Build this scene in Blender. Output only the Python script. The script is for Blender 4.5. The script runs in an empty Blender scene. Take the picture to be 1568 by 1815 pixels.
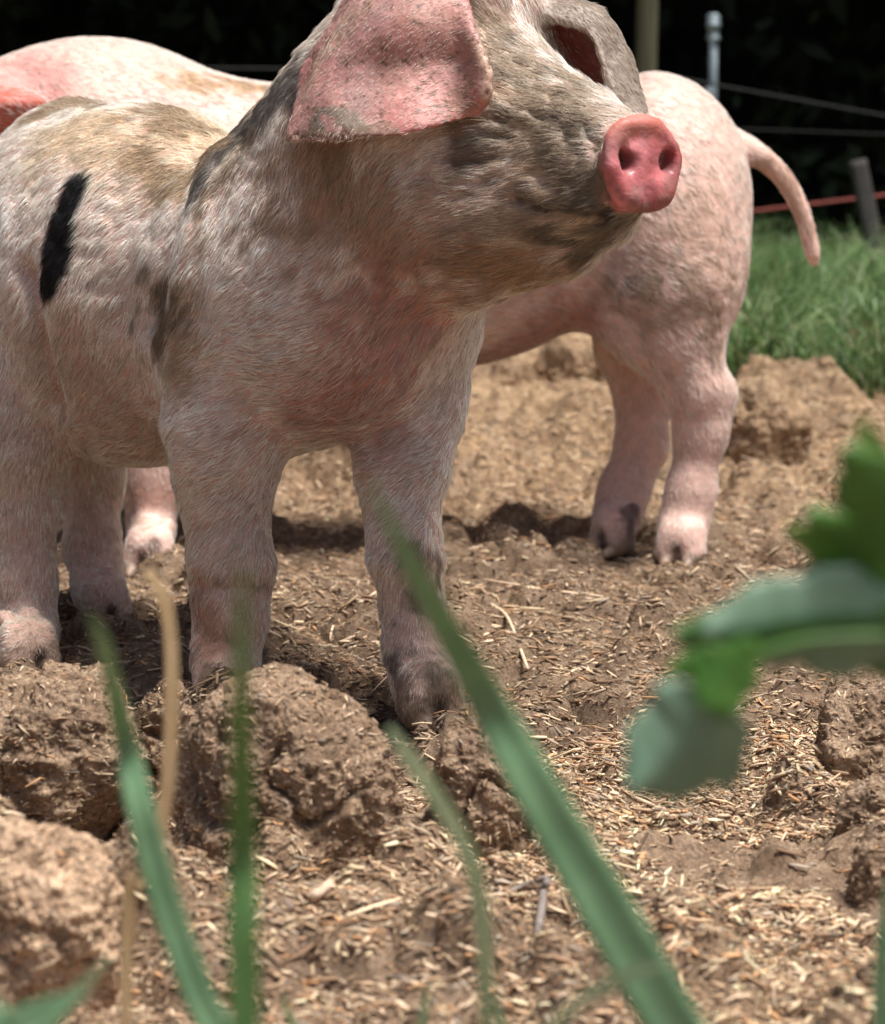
import bpy, math, os
import numpy as np
from mathutils import Vector
from mathutils.bvhtree import BVHTree

# ---------------------------------------------------------------- camera, sky, sun
scene = bpy.context.scene
CAM_H = 0.40
FPX = 4284.0                       # focal length in pixels of the 1568x1815 photograph
PITCH = math.atan((907.5 - 300.0) / FPX)
cam_data = bpy.data.cameras.new("camera")
cam_data.sensor_fit = 'VERTICAL'
cam_data.sensor_height = 24.0
cam_data.lens = 24.0 * FPX / 1815.0
cam_data.clip_start = 0.02
cam_data.clip_end = 400.0
cam_data.dof.use_dof = True
cam_data.dof.focus_distance = 1.73
cam_data.dof.aperture_fstop = cam_data.lens / 9.0
cam_data.dof.aperture_blades = 7
cam = bpy.data.objects.new("camera", cam_data)
scene.collection.objects.link(cam)
cam.location = (0, 0, CAM_H)
cam.rotation_euler = (math.pi / 2 - PITCH, 0, 0)
scene.camera = cam

SUN = Vector((0.27, -0.14, 0.95)).normalized()      # towards the sun
elev = math.asin(SUN.z)
world = bpy.data.worlds.new("World")
scene.world = world
world.use_nodes = True
wn = world.node_tree.nodes
sky = wn.new('ShaderNodeTexSky')
sky.sky_type = 'NISHITA'
sky.sun_disc = False
sky.air_density = 0.9; sky.dust_density = 3.0; sky.ozone_density = 0.3
sky.sun_elevation = elev
sky.sun_rotation = math.atan2(SUN.x, SUN.y)
wn['Background'].inputs['Strength'].default_value = 0.065
world.node_tree.links.new(sky.outputs[0], wn['Background'].inputs['Color'])
sun_data = bpy.data.lights.new("sun", 'SUN')
sun_data.energy = 5.0
sun_data.angle = math.radians(20.0)
sun_data.color = (1.0, 0.965, 0.91)
sun = bpy.data.objects.new("sun", sun_data)
scene.collection.objects.link(sun)
sun.rotation_euler = SUN.to_track_quat('Z', 'Y').to_euler()
scene.view_settings.view_transform = 'Standard'
scene.view_settings.look = 'None'
scene.view_settings.exposure = 0.53
scene.view_settings.gamma = 1.0

# ---------------------------------------------------------------- small tools
def P(px, py, Y):
    """world point seen at photograph pixel (px, py) at world distance Y"""
    x = (px - 784.0) / FPX
    y = (907.5 - py) / FPX
    cp, sp = math.cos(PITCH), math.sin(PITCH)
    d = np.array([x, cp + y * sp, -sp + y * cp])
    return np.array([0, 0, CAM_H]) + d * (Y / d[1])

def ray(px, py):
    d = P(px, py, 1.0) - np.array([0, 0, CAM_H])
    return d / np.linalg.norm(d)

def G(px, py, z=0.0):
    d = P(px, py, 1.0) - np.array([0, 0, CAM_H])
    return np.array([0, 0, CAM_H]) + d * ((z - CAM_H) / d[2])

def unit(v):
    v = np.asarray(v, float)
    return v / (np.linalg.norm(v) + 1e-12)

def sstep(a, b, x):
    t = np.clip((x - a) / (b - a), 0, 1)
    return t * t * (3 - 2 * t)

def _hash(i, j, k, seed):
    h = (i * 374761393 + j * 668265263 + k * 2147483647 + seed * 1274126177) & 0xffffffff
    h = ((h ^ (h >> 13)) * 1274126177) & 0xffffffff
    h = ((h ^ (h >> 16)) * 2246822519) & 0xffffffff
    return ((h ^ (h >> 15)) & 0xffffff) / float(0xffffff)

def noise(p, scale, seed=0):
    """value noise in -1..1, p is (N,3)"""
    q = np.asarray(p) * scale + 1000.37
    i = np.floor(q).astype(np.int64)
    f = q - i
    f = f * f * f * (f * (f * 6 - 15) + 10)
    x0, y0, z0 = i[:, 0], i[:, 1], i[:, 2]
    fx, fy, fz = f[:, 0], f[:, 1], f[:, 2]
    r = 0
    for dx in (0, 1):
        wx = fx if dx else 1 - fx
        for dy in (0, 1):
            wy = fy if dy else 1 - fy
            for dz in (0, 1):
                wz = fz if dz else 1 - fz
                r = r + wx * wy * wz * _hash(x0 + dx, y0 + dy, z0 + dz, seed)
    return r * 2 - 1

def fbm(p, scale, octs=4, seed=0, gain=0.5):
    s = 0; a = 1.0
    for o in range(octs):
        s = s + a * noise(p, scale * 2.03 ** o, seed + o * 17)
        a *= gain
    return s

def ridged(p, scale, octs=4, seed=0, gain=0.5):
    s = 0; a = 1.0
    for o in range(octs):
        s = s + a * (1 - 2 * np.abs(noise(p, scale * 2.03 ** o, seed + o * 31)))
        a *= gain
    return s

def tag(o, label=None, cat=None, group=None, kind=None):
    if label: o['label'] = label
    if cat: o['category'] = cat
    if group: o['group'] = group
    if kind: o['kind'] = kind
    return o

def link(o, parent=None):
    scene.collection.objects.link(o)
    if parent is not None:
        o.parent = parent
    return o

def empty(name, loc=(0, 0, 0)):
    o = bpy.data.objects.new(name, None)
    o.empty_display_size = 0.05
    o.location = loc
    return link(o)

def mesh_obj(name, V, Fc, mat, parent=None, cols=None, smooth=True, loc=None):
    """Fc: (M,4) or (M,3) int array or list of tuples; vertices in world space, stored about loc"""
    V = np.asarray(V, float)
    me = bpy.data.meshes.new(name)
    if loc is not None:
        V = V - np.asarray(loc, float)
    if isinstance(Fc, np.ndarray) and Fc.ndim == 2:
        n = Fc.shape[1]
        me.vertices.add(len(V)); me.vertices.foreach_set('co', V.astype(np.float32).ravel())
        me.loops.add(Fc.size); me.loops.foreach_set('vertex_index', Fc.astype(np.int32).ravel())
        me.polygons.add(len(Fc)); me.polygons.foreach_set('loop_start', np.arange(0, Fc.size, n, dtype=np.int32))
        me.update(calc_edges=True)
    else:
        me.from_pydata([tuple(v) for v in V], [], [tuple(int(i) for i in f) for f in Fc])
    if smooth:
        me.polygons.foreach_set('use_smooth', np.ones(len(me.polygons), dtype=bool))
    if cols is not None:
        a = me.color_attributes.new('Col', 'FLOAT_COLOR', 'POINT')
        c = np.ones((len(V), 4), np.float32); c[:, :cols.shape[1]] = cols
        a.data.foreach_set('color', c.ravel())
    me.materials.append(mat)
    me.update()
    o = bpy.data.objects.new(name, me)
    link(o, parent)
    if loc is not None and parent is None:
        o.location = loc
    return o

def vnormals(V, Q):
    n = np.zeros_like(V)
    a = V[Q[:, 2]] - V[Q[:, 0]]
    b = V[Q[:, -1]] - V[Q[:, 1]]
    c = np.cross(a, b)
    for k in range(Q.shape[1]):
        np.add.at(n, Q[:, k], c)
    return n / (np.linalg.norm(n, axis=1, keepdims=True) + 1e-12)

def crm(pts, n):
    """Catmull-Rom through pts (K,D) sampled n times"""
    pts = np.asarray(pts, float)
    p = np.vstack([2 * pts[0] - pts[1], pts, 2 * pts[-1] - pts[-2]])
    t = np.linspace(0, len(pts) - 1 - 1e-9, n)
    i = np.floor(t).astype(int); f = (t - i)[:, None]
    a, b, c, d = p[i], p[i + 1], p[i + 2], p[i + 3]
    return 0.5 * (2 * b + (c - a) * f + (2 * a - 5 * b + 4 * c - d) * f ** 2 + (-a + 3 * b - 3 * c + d) * f ** 3)

# ---------------------------------------------------------------- implicit bodies
class Field:
    def __init__(s, lo, hi, h):
        s.lo = np.array(lo, float); s.h = h
        s.n = np.ceil((np.array(hi) - s.lo) / h).astype(int) + 1
        s.F = np.full(tuple(s.n), 0.5, np.float32)
    def box(s, a, b, pad):
        i0 = np.clip(np.floor((np.minimum(a, b) - pad - s.lo) / s.h).astype(int), 0, s.n - 1)
        i1 = np.clip(np.ceil((np.maximum(a, b) + pad - s.lo) / s.h).astype(int) + 1, 1, s.n)
        sl = tuple(slice(i0[k], i1[k]) for k in range(3))
        ax = [s.lo[k] + s.h * np.arange(i0[k], i1[k]) for k in range(3)]
        return sl, np.meshgrid(*ax, indexing='ij', sparse=True)
    def _mix(s, sl, d, k, sub=False):
        A = s.F[sl]
        if sub:
            A = -A
        if k > 0:
            h = np.maximum(k - np.abs(A - d), 0) / k
            r = np.minimum(A, d) - h * h * k * 0.25
        else:
            r = np.minimum(A, d)
        s.F[sl] = (-r if sub else r)
    def cone(s, a, ra, b, rb, k=0.02, sub=False):
        a = np.asarray(a, float); b = np.asarray(b, float)
        R = max(ra, rb)
        sl, (x, y, z) = s.box(a, b, R + k * 1.2 + s.h * 2)
        ba = b - a; L2 = ba @ ba
        t = np.clip(((x - a[0]) * ba[0] + (y - a[1]) * ba[1] + (z - a[2]) * ba[2]) / max(L2, 1e-9), 0, 1)
        d = np.sqrt((x - a[0] - t * ba[0]) ** 2 + (y - a[1] - t * ba[1]) ** 2 + (z - a[2] - t * ba[2]) ** 2)
        s._mix(sl, (d - (ra + (rb - ra) * t)).astype(np.float32), k, sub)
    def chain(s, pts, k=0.015):
        for (a, ra), (b, rb) in zip(pts[:-1], pts[1:]):
            s.cone(a, ra, b, rb, k)
    def ell(s, c, r, fr, k=0.03, sub=False):
        c = np.asarray(c, float)
        R = max(r)
        sl, (x, y, z) = s.box(c, c, R + k * 1.2 + s.h * 2)
        q0 = 0; q1 = 0
        for v, rr in zip(fr, r):
            u = (x - c[0]) * v[0] + (y - c[1]) * v[1] + (z - c[2]) * v[2]
            q0 = q0 + (u / rr) ** 2; q1 = q1 + (u / rr ** 2) ** 2
        k0 = np.sqrt(q0); k1 = np.sqrt(q1) + 1e-9
        s._mix(sl, (k0 * (k0 - 1) / k1).astype(np.float32), k, sub)
    def cloud(s, pts, rad, k=0.008):
        """a sheet given as dense sample spheres"""
        pts = np.asarray(pts, float).reshape(-1, 3); rad = np.asarray(rad, float).ravel()
        lo = pts.min(0); hi = pts.max(0); R = rad.max() + k * 1.2 + 2 * s.h
        sl, _ = s.box(lo, hi, R)
        D = np.full(s.F[sl].shape, 0.5, np.float32)
        off = np.array([q.start for q in sl])
        for p, r in zip(pts, rad):
            i0 = np.clip(np.floor((p - R - s.lo) / s.h).astype(int), 0, s.n - 1)
            i1 = np.clip(np.ceil((p + R - s.lo) / s.h).astype(int), 1, s.n)
            ax = [s.lo[q] + s.h * np.arange(i0[q], i1[q]) - p[q] for q in range(3)]
            d = np.sqrt(ax[0][:, None, None] ** 2 + ax[1][None, :, None] ** 2 + ax[2][None, None, :] ** 2) - r
            w = tuple(slice(i0[q] - off[q], i1[q] - off[q]) for q in range(3))
            np.minimum(D[w], d, out=D[w])
        s._mix(sl, D, k)
    def mesh(s):
        F = s.F
        nx, ny, nz = F.shape
        I = F < 0
        c = np.zeros((nx - 1, ny - 1, nz - 1), np.int8)
        for dx in (0, 1):
            for dy in (0, 1):
                for dz in (0, 1):
                    c += I[dx:nx - 1 + dx, dy:ny - 1 + dy, dz:nz - 1 + dz]
        act = (c > 0) & (c < 8)
        idx = np.argwhere(act)
        vid = np.full(act.shape, -1, np.int32)
        vid[act] = np.arange(len(idx))
        acc = np.zeros((len(idx), 3)); cnt = np.zeros(len(idx))
        X, Y, Z = idx.T
        cs = [(a, b, d) for a in (0, 1) for b in (0, 1) for d in (0, 1)]
        for a in cs:
            for ax in range(3):
                if a[ax] == 1: continue
                b = list(a); b[ax] = 1
                f0 = F[X + a[0], Y + a[1], Z + a[2]]; f1 = F[X + b[0], Y + b[1], Z + b[2]]
                m = (f0 < 0) != (f1 < 0)
                t = f0 / (f0 - f1 + 1e-20)
                p = np.array(a, float)[None, :] + np.zeros((len(idx), 3)); p[:, ax] += t
                acc[m] += p[m]; cnt[m] += 1
        V = s.lo + s.h * (idx + acc / cnt[:, None])
        quads = []
        for ax in range(3):
            sl0 = [slice(1, -1)] * 3; sl0[ax] = slice(0, -1)
            sl1 = [slice(1, -1)] * 3; sl1[ax] = slice(1, None)
            A = I[tuple(sl0)]; B = I[tuple(sl1)]
            for want, flip in ((A & ~B, False), (~A & B, True)):
                e = np.argwhere(want)
                for q in range(3):
                    if q != ax: e[:, q] += 1
                u, v = [(1, 2), (2, 0), (0, 1)][ax]
                def cell(du, dv):
                    w = e.copy(); w[:, u] -= du; w[:, v] -= dv
                    return vid[w[:, 0], w[:, 1], w[:, 2]]
                Q = np.stack([cell(1, 1), cell(0, 1), cell(0, 0), cell(1, 0)], 1)
                if flip: Q = Q[:, ::-1]
                quads.append(Q)
        Q = np.vstack(quads)
        Q = Q[(Q >= 0).all(1)]
        return V, Q

def relax(V, Q, it=3, lam=0.5):
    E = np.vstack([Q[:, [0, 1]], Q[:, [1, 2]], Q[:, [2, 3]], Q[:, [3, 0]]])
    for _ in range(it):
        s = np.zeros_like(V); c = np.zeros(len(V))
        for k in range(3):
            s[:, k] = np.bincount(E[:, 0], V[E[:, 1], k], len(V)) + np.bincount(E[:, 1], V[E[:, 0], k], len(V))
        c = np.bincount(E[:, 0], minlength=len(V)) + np.bincount(E[:, 1], minlength=len(V))
        V = V + lam * (s / c[:, None] - V)
    return V

def grid_sheet(ctrl, nu, nv):
    """ctrl: rows of (px,py,Y) control points -> (nu,nv,3) world points"""
    W = np.array([[P(*c) for c in row] for row in ctrl])
    rows = np.array([crm(r, nv) for r in W])
    return np.array([crm(rows[:, j], nu) for j in range(nv)]).transpose(1, 0, 2)

class Surf:
    """ray picks on a finished surface, from photograph pixels"""
    def __init__(s, V, Q):
        s.V = V; s.N = vnormals(V, Q)
        s.bvh = BVHTree.FromPolygons([tuple(v) for v in V], [tuple(q) for q in Q.tolist()])
    def hit(s, px, py, fallback=1.8):
        o = Vector((0, 0, CAM_H))
        loc, n, i, d = s.bvh.ray_cast(o, Vector(ray(px, py)))
        if loc is None:
            p = P(px, py, fallback)
            loc, n, i, d = s.bvh.find_nearest(Vector(p))
        return np.array(loc), np.array(n)
    def path(s, pts, step=12):
        out = []
        for (x0, y0), (x1, y1) in zip(pts[:-1], pts[1:]):
            m = max(1, int(math.hypot(x1 - x0, y1 - y0) / step))
            for i in range(m):
                out.append(s.hit(x0 + (x1 - x0) * i / m, y0 + (y1 - y0) * i / m)[0])
        out.append(s.hit(*pts[-1])[0])
        return np.array(out)

def seg_dist(V, path):
    """distance from points to a polyline (K,3)"""
    if len(path) == 1:
        return np.linalg.norm(V - path[0], axis=1)
    best = np.full(len(V), 9.0)
    lo = path.min(0) - 0.12; hi = path.max(0) + 0.12
    m = ((V > lo) & (V < hi)).all(1)
    U = V[m]; b = best[m]
    for a, c in zip(path[:-1], path[1:]):
        ac = c - a; L = ac @ ac + 1e-12
        t = np.clip((U - a) @ ac / L, 0, 1)
        b = np.minimum(b, np.linalg.norm(U - a - t[:, None] * ac, axis=1))
    best[m] = b
    return best

# ---------------------------------------------------------------- materials
def new_mat(name):
    m = bpy.data.materials.new(name); m.use_nodes = True
    nt = m.node_tree
    return m, nt, nt.nodes['Principled BSDF']

def N(nt, t, **kw):
    n = nt.nodes.new(t)
    for k, v in kw.items():
        if k in ('blend_type', 'data_type', 'attribute_name', 'operation', 'noise_dimensions', 'musgrave_type', 'feature'):
            setattr(n, k, v)
        else:
            n.inputs[k].default_value = v
    return n

def mixc(nt, fac, a, b, blend='MIX'):
    m = nt.nodes.new('ShaderNodeMix'); m.data_type = 'RGBA'; m.blend_type = blend
    for i, v in ((0, fac), (6, a), (7, b)):
        if hasattr(v, 'links'): nt.links.new(v, m.inputs[i])
        else: m.inputs[i].default_value = v
    return m.outputs[2]

def ramp(nt, src, stops):
    r = nt.nodes.new('ShaderNodeValToRGB')
    el = r.color_ramp.elements
    while len(el) < len(stops): el.new(0.5)
    for e, (p, c) in zip(el, stops):
        e.position = p; e.color = (*c, 1) if len(c) == 3 else c
    nt.links.new(src, r.inputs[0])
    return r.outputs[0]

def noise_tex(nt, scale, detail=4, rough=0.55, coord=None, dist=0.0):
    if coord is None:
        coord = nt.nodes.new('ShaderNodeTexCoord').outputs['Object']
    n = nt.nodes.new('ShaderNodeTexNoise')
    n.inputs['Scale'].default_value = scale; n.inputs['Detail'].default_value = detail
    n.inputs['Roughness'].default_value = rough; n.inputs['Distortion'].default_value = dist
    nt.links.new(coord, n.inputs['Vector'])
    return n.outputs['Fac']

def bump(nt, bsdf, h, strength, dist, prev=None):
    b = nt.nodes.new('ShaderNodeBump')
    b.inputs['Strength'].default_value = strength; b.inputs['Distance'].default_value = dist
    nt.links.new(h, b.inputs['Height'])
    if prev is not None: nt.links.new(prev, b.inputs['Normal'])
    nt.links.new(b.outputs[0], bsdf.inputs['Normal'])
    return b.outputs[0]

def attr(nt, name):
    a = nt.nodes.new('ShaderNodeAttribute'); a.attribute_name = name
    return a

def skin_material():
    m, nt, b = new_mat('pig_skin')
    a = attr(nt, 'Col')
    n1 = noise_tex(nt, 60, 5, 0.6)
    c = mixc(nt, 1.0, a.outputs['Color'], ramp(nt, n1, [(0.3, (0.80, 0.76, 0.74)), (0.7, (1.12, 1.1, 1.08))]), 'MULTIPLY')
    nt.links.new(c, b.inputs['Base Color'])
    nt.links.new(a.outputs['Alpha'], b.inputs['Roughness'])
    b.inputs['Subsurface Weight'].default_value = 0.25
    b.inputs['Subsurface Radius'].default_value = (0.012, 0.004, 0.002)
    b.inputs['Subsurface Scale'].default_value = 1.0
    b.inputs['Specular IOR Level'].default_value = 0.35
    h = noise_tex(nt, 420, 4, 0.6)
    n0 = bump(nt, b, h, 0.35, 0.0012)
    bump(nt, b, noise_tex(nt, 110, 3, 0.5, dist=0.6), 0.4, 0.003, n0)
    return m

def hair_material():
    m, nt, b = new_mat('pig_bristle')
    a = attr(nt, 'Col')
    nt.links.new(a.outputs['Color'], b.inputs['Base Color'])
    b.inputs['Roughness'].default_value = 0.5
    b.inputs['Specular IOR Level'].default_value = 0.22
    return m

SKIN = skin_material()
HAIR = hair_material()

# ---------------------------------------------------------------- bristles
def bristles(name, V, Q, Nv, parent, loc, count, dirs, lenv, colv, rad, keep=None, seed=1):
    """dirs(points, normals)->directions; lenv, colv per vertex values"""
    rng = np.random.default_rng(seed)
    A = np.linalg.norm(np.cross(V[Q[:, 2]] - V[Q[:, 0]], V[Q[:, 3]] - V[Q[:, 1]]), axis=1) * 0.5
    w = A * np.clip(keep[Q].mean(1), 0, None) if keep is not None else A
    f = rng.choice(len(Q), count, p=w / w.sum())
    u, v = rng.random((2, count))
    W = np.stack([(1 - u) * (1 - v), u * (1 - v), u * v, (1 - u) * v], 1)
    def at(X):
        return (X[Q[f]] * (W[..., None] if X.ndim == 2 else W)).sum(1)
    p = at(V); n = at(Nv); n /= np.linalg.norm(n, axis=1, keepdims=True)
    L = at(lenv) * rng.uniform(0.55, 1.2, count)
    col = at(colv)
    d = dirs(p, n)
    # wavy flow and clumps
    wob = np.stack([noise(p, 45, 5), noise(p, 45, 6), noise(p, 45, 7)], 1) * 0.22 \
        + np.stack([noise(p, 160, 8), noise(p, 160, 9), noise(p, 160, 10)], 1) * 0.16 \
        + rng.normal(0, 0.11, (count, 3))
    d = d + wob
    d -= (d * n).sum(1)[:, None] * n
    d /= np.linalg.norm(d, axis=1, keepdims=True) + 1e-9
    K = 5
    lift = rng.uniform(0.10, 0.38, count)[:, None]
    pts = np.zeros((count, K, 3), np.float32)
    pts[:, 0] = p - n * 0.0006
    cur = p.copy()
    for k in range(1, K):
        s = L[:, None] / (K - 1)
        cur = cur + s * (d + n * lift * (1.3 - 0.42 * k))
        pts[:, k] = cur
    pts -= np.asarray(loc, np.float32)
    hc = bpy.data.hair_curves.new(name)
    hc.add_curves([K] * count)
    hc.attributes['position'].data.foreach_set('vector', pts.ravel())
    r = hc.attributes.get('radius') or hc.attributes.new('radius', 'FLOAT', 'POINT')
    rr = np.tile(np.array([1, 0.95, 0.8, 0.55, 0.15]), count) * np.repeat(rng.uniform(0.7, 1.3, count), K) * rad
    r.data.foreach_set('value', rr.astype(np.float32))
    st = rng.uniform(0.72, 1.22, (count, 1)) * np.where(rng.random((count, 1)) < 0.10, 0.5, 1.0) * (1 + 0.15 * noise(p, 120, 31))[:, None]
    col = np.clip(col * st, 0.004, 0.95)
    ca = hc.attributes.new('Col', 'FLOAT_COLOR', 'CURVE')
    c4 = np.ones((count, 4), np.float32); c4[:, :3] = col[:, :3]
    ca.data.foreach_set('color', c4.ravel())
    hc.materials.append(HAIR)
    o = bpy.data.objects.new(name, hc)
    link(o, parent)
    return o

def flow(surf, anchors, default, sigma=0.05):
    """anchors: (px,py,dx,dy) pixel directions on the surface"""
    A = []; D = []
    for px, py, dx, dy in anchors:
        h, _ = surf.hit(px, py)
        Y = h[1]
        A.append(h); D.append(unit(P(px + dx * 10, py + dy * 10, Y) - P(px, py, Y)))
    A = np.array(A); D = np.array(D); default = unit(default)
    def f(p, n):
        out = np.tile(default * 0.02, (len(p), 1)); 
        for a, d in zip(A, D):
            w = np.exp(-((p - a) ** 2).sum(1) / sigma ** 2)
            out += w[:, None] * d
        return out / (np.linalg.norm(out, axis=1, keepdims=True) + 1e-9)
    return f
# ---------------------------------------------------------------- painting of skin and hair colours (mud, spots, bare skin)
class Paint:
    def __init__(s, surf, skin, hair, rough=0.5):
        n = len(surf.V); s.surf = surf
        s.skin = np.tile(np.array(skin, float), (n, 1)); s.hair = np.tile(np.array(hair, float), (n, 1))
        s.rough = np.full(n, rough); s.len = np.full(n, 1.0); s.keep = np.ones(n)
        s.edge = fbm(surf.V, 60, 5, 3, 0.7)
    def mask(s, px, r, soft=0.5, rag=0.35):
        path = s.surf.path(px) if not isinstance(px, np.ndarray) else px
        d = seg_dist(s.surf.V, path) / r
        return 1 - sstep(1 - soft, 1 + soft * 0.3, d + s.edge * rag)
    def stroke(s, px, r, skin, hair=None, amt=1.0, soft=0.5, rag=0.35, rough=None, length=None, keep=None):
        m = s.mask(px, r, soft, rag) * amt
        s.skin += m[:, None] * (np.array(skin) - s.skin)
        if hair is not None: s.hair += m[:, None] * (np.array(hair) - s.hair)
        if rough is not None: s.rough += m * (rough - s.rough)
        if length is not None: s.len += m * (length - s.len)
        if keep is not None: s.keep += m * (keep - s.keep)
        return m

def crease(surf, V, px, w, depth, both=False):
    """press a furrow (depth>0) or raise a welt (depth<0) along a path"""
    path = surf.path(px)
    d = seg_dist(V, path)
    return V - surf.N * (np.exp(-(d / w) ** 2) * depth)[:, None]

PINK = (0.62, 0.42, 0.365)
MUD = (0.20, 0.155, 0.115)
BROWN = (0.30, 0.20, 0.12)
BLOND = (0.94, 0.885, 0.80)

# ================================================================ the pig in front
CLEFTS = []
def hoof(fd, at, toe, r, spread, Y2=None):
    """two pointed claws side by side at ground point `at`, pointing along `toe`, dewclaws behind"""
    t = unit(toe); s = np.cross(t, [0, 0, 1.0]); up = np.array([0, 0, 1.0]); spread = spread * 0.86
    for q in (-1, 1):
        side = s * q * spread
        fd.cone(at + side * 0.8 + up * 0.034 - t * 0.004, r * 0.58, at + side + up * 0.014 + t * 0.004, r * 0.60, 0.004)
        fd.cone(at + side + up * 0.013 - t * 0.006, r * 0.52, at + side * 0.85 + t * 0.026 + up * 0.004, r * 0.22, 0.003)
        dc = at - t * 0.019 + side * 0.95 + up * 0.040
        fd.cone(dc + up * 0.008, r * 0.36, dc - t * 0.007 - up * 0.006, r * 0.20, 0.004)
    # the cleft
    fd.cone(at + up * 0.030 + t * 0.016, 0.0016, at + t * 0.034 - up * 0.002, 0.0050, 0.003, sub=True)
    CLEFTS.append((at + up * 0.026 + t * 0.012, at + t * 0.034))

def build_front_pig():
    F = unit([0.70, -0.71, 0]); L = unit([0.71, 0.70, 0]); U = np.array([0, 0, 1.0])
    fr = (F, L, U)
    h = 0.0027
    fd = Field((-0.52, 1.46, -0.01), (0.19, 2.32, 0.53), h)
    # trunk
    fd.ell(P(140, 476, 2.06), (0.090, 0.102, 0.140), fr)
    fd.ell(P(240, 508, 1.985), (0.160, 0.124, 0.147), fr, 0.04)
    fd.ell(P(500, 535, 1.87), (0.100, 0.104, 0.112), fr, 0.05)
    fd.ell(P(450, 560, 1.83), (0.068, 0.068, 0.108), fr, 0.035)          # near shoulder blade
    fd.ell(P(615, 545, 1.78), (0.083, 0.090, 0.083), fr, 0.045)          # chest
    # neck
    fd.cone(P(545, 460, 1.845), 0.095, P(690, 272, 1.765), 0.091, 0.05)
    fd.cone(P(595, 545, 1.80), 0.080, P(745, 365, 1.74), 0.066, 0.05)  # dewlap side
    fd.cone(P(600, 230, 1.82), 0.042, P(740, 110, 1.77), 0.060, 0.05)   # crest of the neck
    # haunch and hind legs
    fd.cone(P(-5, 590, 2.03), 0.090, P(0, 720, 1.98), 0.060, 0.025)
    fd.chain([(P(15, 700, 1.98), 0.0580), (P(30, 800, 1.965), 0.0324), (P(38, 900, 1.965), 0.0257), (P(46, 1040, 1.95), 0.0221), (P(50, 1130, 1.94), 0.0234)], 0.02)
    g = G(52, 1205); hoof(fd, g, [0.62, -0.78, 0], 0.021, 0.013)
    fd.cone(P(50, 1120, 1.94), 0.0220, g + np.array([0, 0, 0.030]), 0.0160, 0.012)
    fd.chain([(P(150, 620, 2.14), 0.0750), (P(163, 760, 2.15), 0.0324), (P(160, 860, 2.15), 0.0248), (P(163, 970, 2.13), 0.0221), (P(176, 1045, 2.11), 0.0207)], 0.02)
    g = G(188, 1122); hoof(fd, g, [0.45, -0.9, 0], 0.019, 0.013)
    fd.cone(P(176, 1045, 2.11), 0.0202, g + np.array([0, 0, 0.030]), 0.0152, 0.012)
    # near foreleg
    fd.chain([(P(428, 640, 1.80), 0.055), (P(402, 755, 1.795), 0.0420), (P(398, 850, 1.80), 0.0335), (P(404, 940, 1.80), 0.0262),
              (P(412, 1005, 1.79), 0.0275), (P(408, 1090, 1.79), 0.0232), (P(402, 1180, 1.785), 0.0242)], 0.018)
    g = G(402, 1262); hoof(fd, g, [0.45, -0.9, 0], 0.022, 0.014)
    fd.cone(P(400, 1180, 1.785), 0.0229, g + np.array([0, 0, 0.030]), 0.0168, 0.012)
    # far foreleg, a step ahead
    fd.chain([(P(712, 600, 1.80), 0.056), (P(716, 720, 1.79), 0.0420), (P(712, 830, 1.775), 0.0325), (P(712, 920, 1.765), 0.0235),
              (P(717, 985, 1.750), 0.0248), (P(729, 1070, 1.75), 0.0205), (P(742, 1150, 1.745), 0.0232), (P(756, 1210, 1.735), 0.0250)], 0.014)
    g = G(764, 1290); hoof(fd, g, [0.35, -0.94, 0], 0.0225, 0.0150)
    fd.cone(P(756, 1210, 1.735), 0.0233, g + np.array([0, 0, 0.030]), 0.0184, 0.012)
    # head
    HF = unit(P(1130, 295, 1.605) - P(760, 250, 1.75)); HL = unit(np.cross(U, HF)); HU = np.cross(HF, HL); hf = (HF, HL, HU)
    fd.ell(P(772, 175, 1.750), (0.070, 0.072, 0.086), hf, 0.03)
    fd.ell(P(812, 355, 1.695), (0.080, 0.053, 0.062), hf, 0.035)           # cheek
    fd.cone(P(845, 222, 1.715), 0.068, P(1050, 288, 1.640), 0.0360, 0.025)
    fd.cone(P(915, 150, 1.715), 0.026, P(1045, 222, 1.660), 0.016, 0.025)  # forehead into the bridge
    fd.cone(P(1000, 280, 1.655), 0.040, P(1105, 290, 1.618), 0.0305, 0.02)
    fd.cone(P(880, 410, 1.700), 0.044, P(1005, 430, 1.665), 0.022, 0.025)  # jaw
    fd.cone(P(980, 420, 1.665), 0.022, P(1090, 396, 1.636), 0.0135, 0.015) # chin
    fd.cone(P(930, 360, 1.645), 0.020, P(1050, 340, 1.612), 0.022, 0.025) # upper lip
    DN = unit([0.60, -0.80, 0.10]); DL = unit(np.cross(U, DN)); DU = np.cross(DN, DL)
    dc = P(1131, 292, 1.598)
    for k in range(28):                      # firm rounded rim of the disc, a little narrower and two lobed below
        a0 = 2 * math.pi * k / 28; a1 = 2 * math.pi * (k + 1) / 28
        def rim(a):
            wd = 0.0275 + 0.0015 * math.sin(a); 
            return dc + DL * math.cos(a) * wd * (1 - 0.10 * max(0, -math.sin(a))) + DU * (math.sin(a) * 0.0262 + 0.0035 * (max(0, -math.sin(a)) ** 6)) + DN * 0.002
        fd.cone(rim(a0), 0.0062, rim(a1), 0.0062, 0.004)
    fd.ell(dc - DN * 0.001, (0.0075, 0.029, 0.028), (DN, DL, DU), 0.006)
    for sg in (-1, 1):
        fd.ell(dc - DU * 0.017 + DL * sg * 0.0125 + DN * 0.002, (0.0075, 0.012, 0.012), (DN, DL, DU), 0.006)
    nos = []
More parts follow.
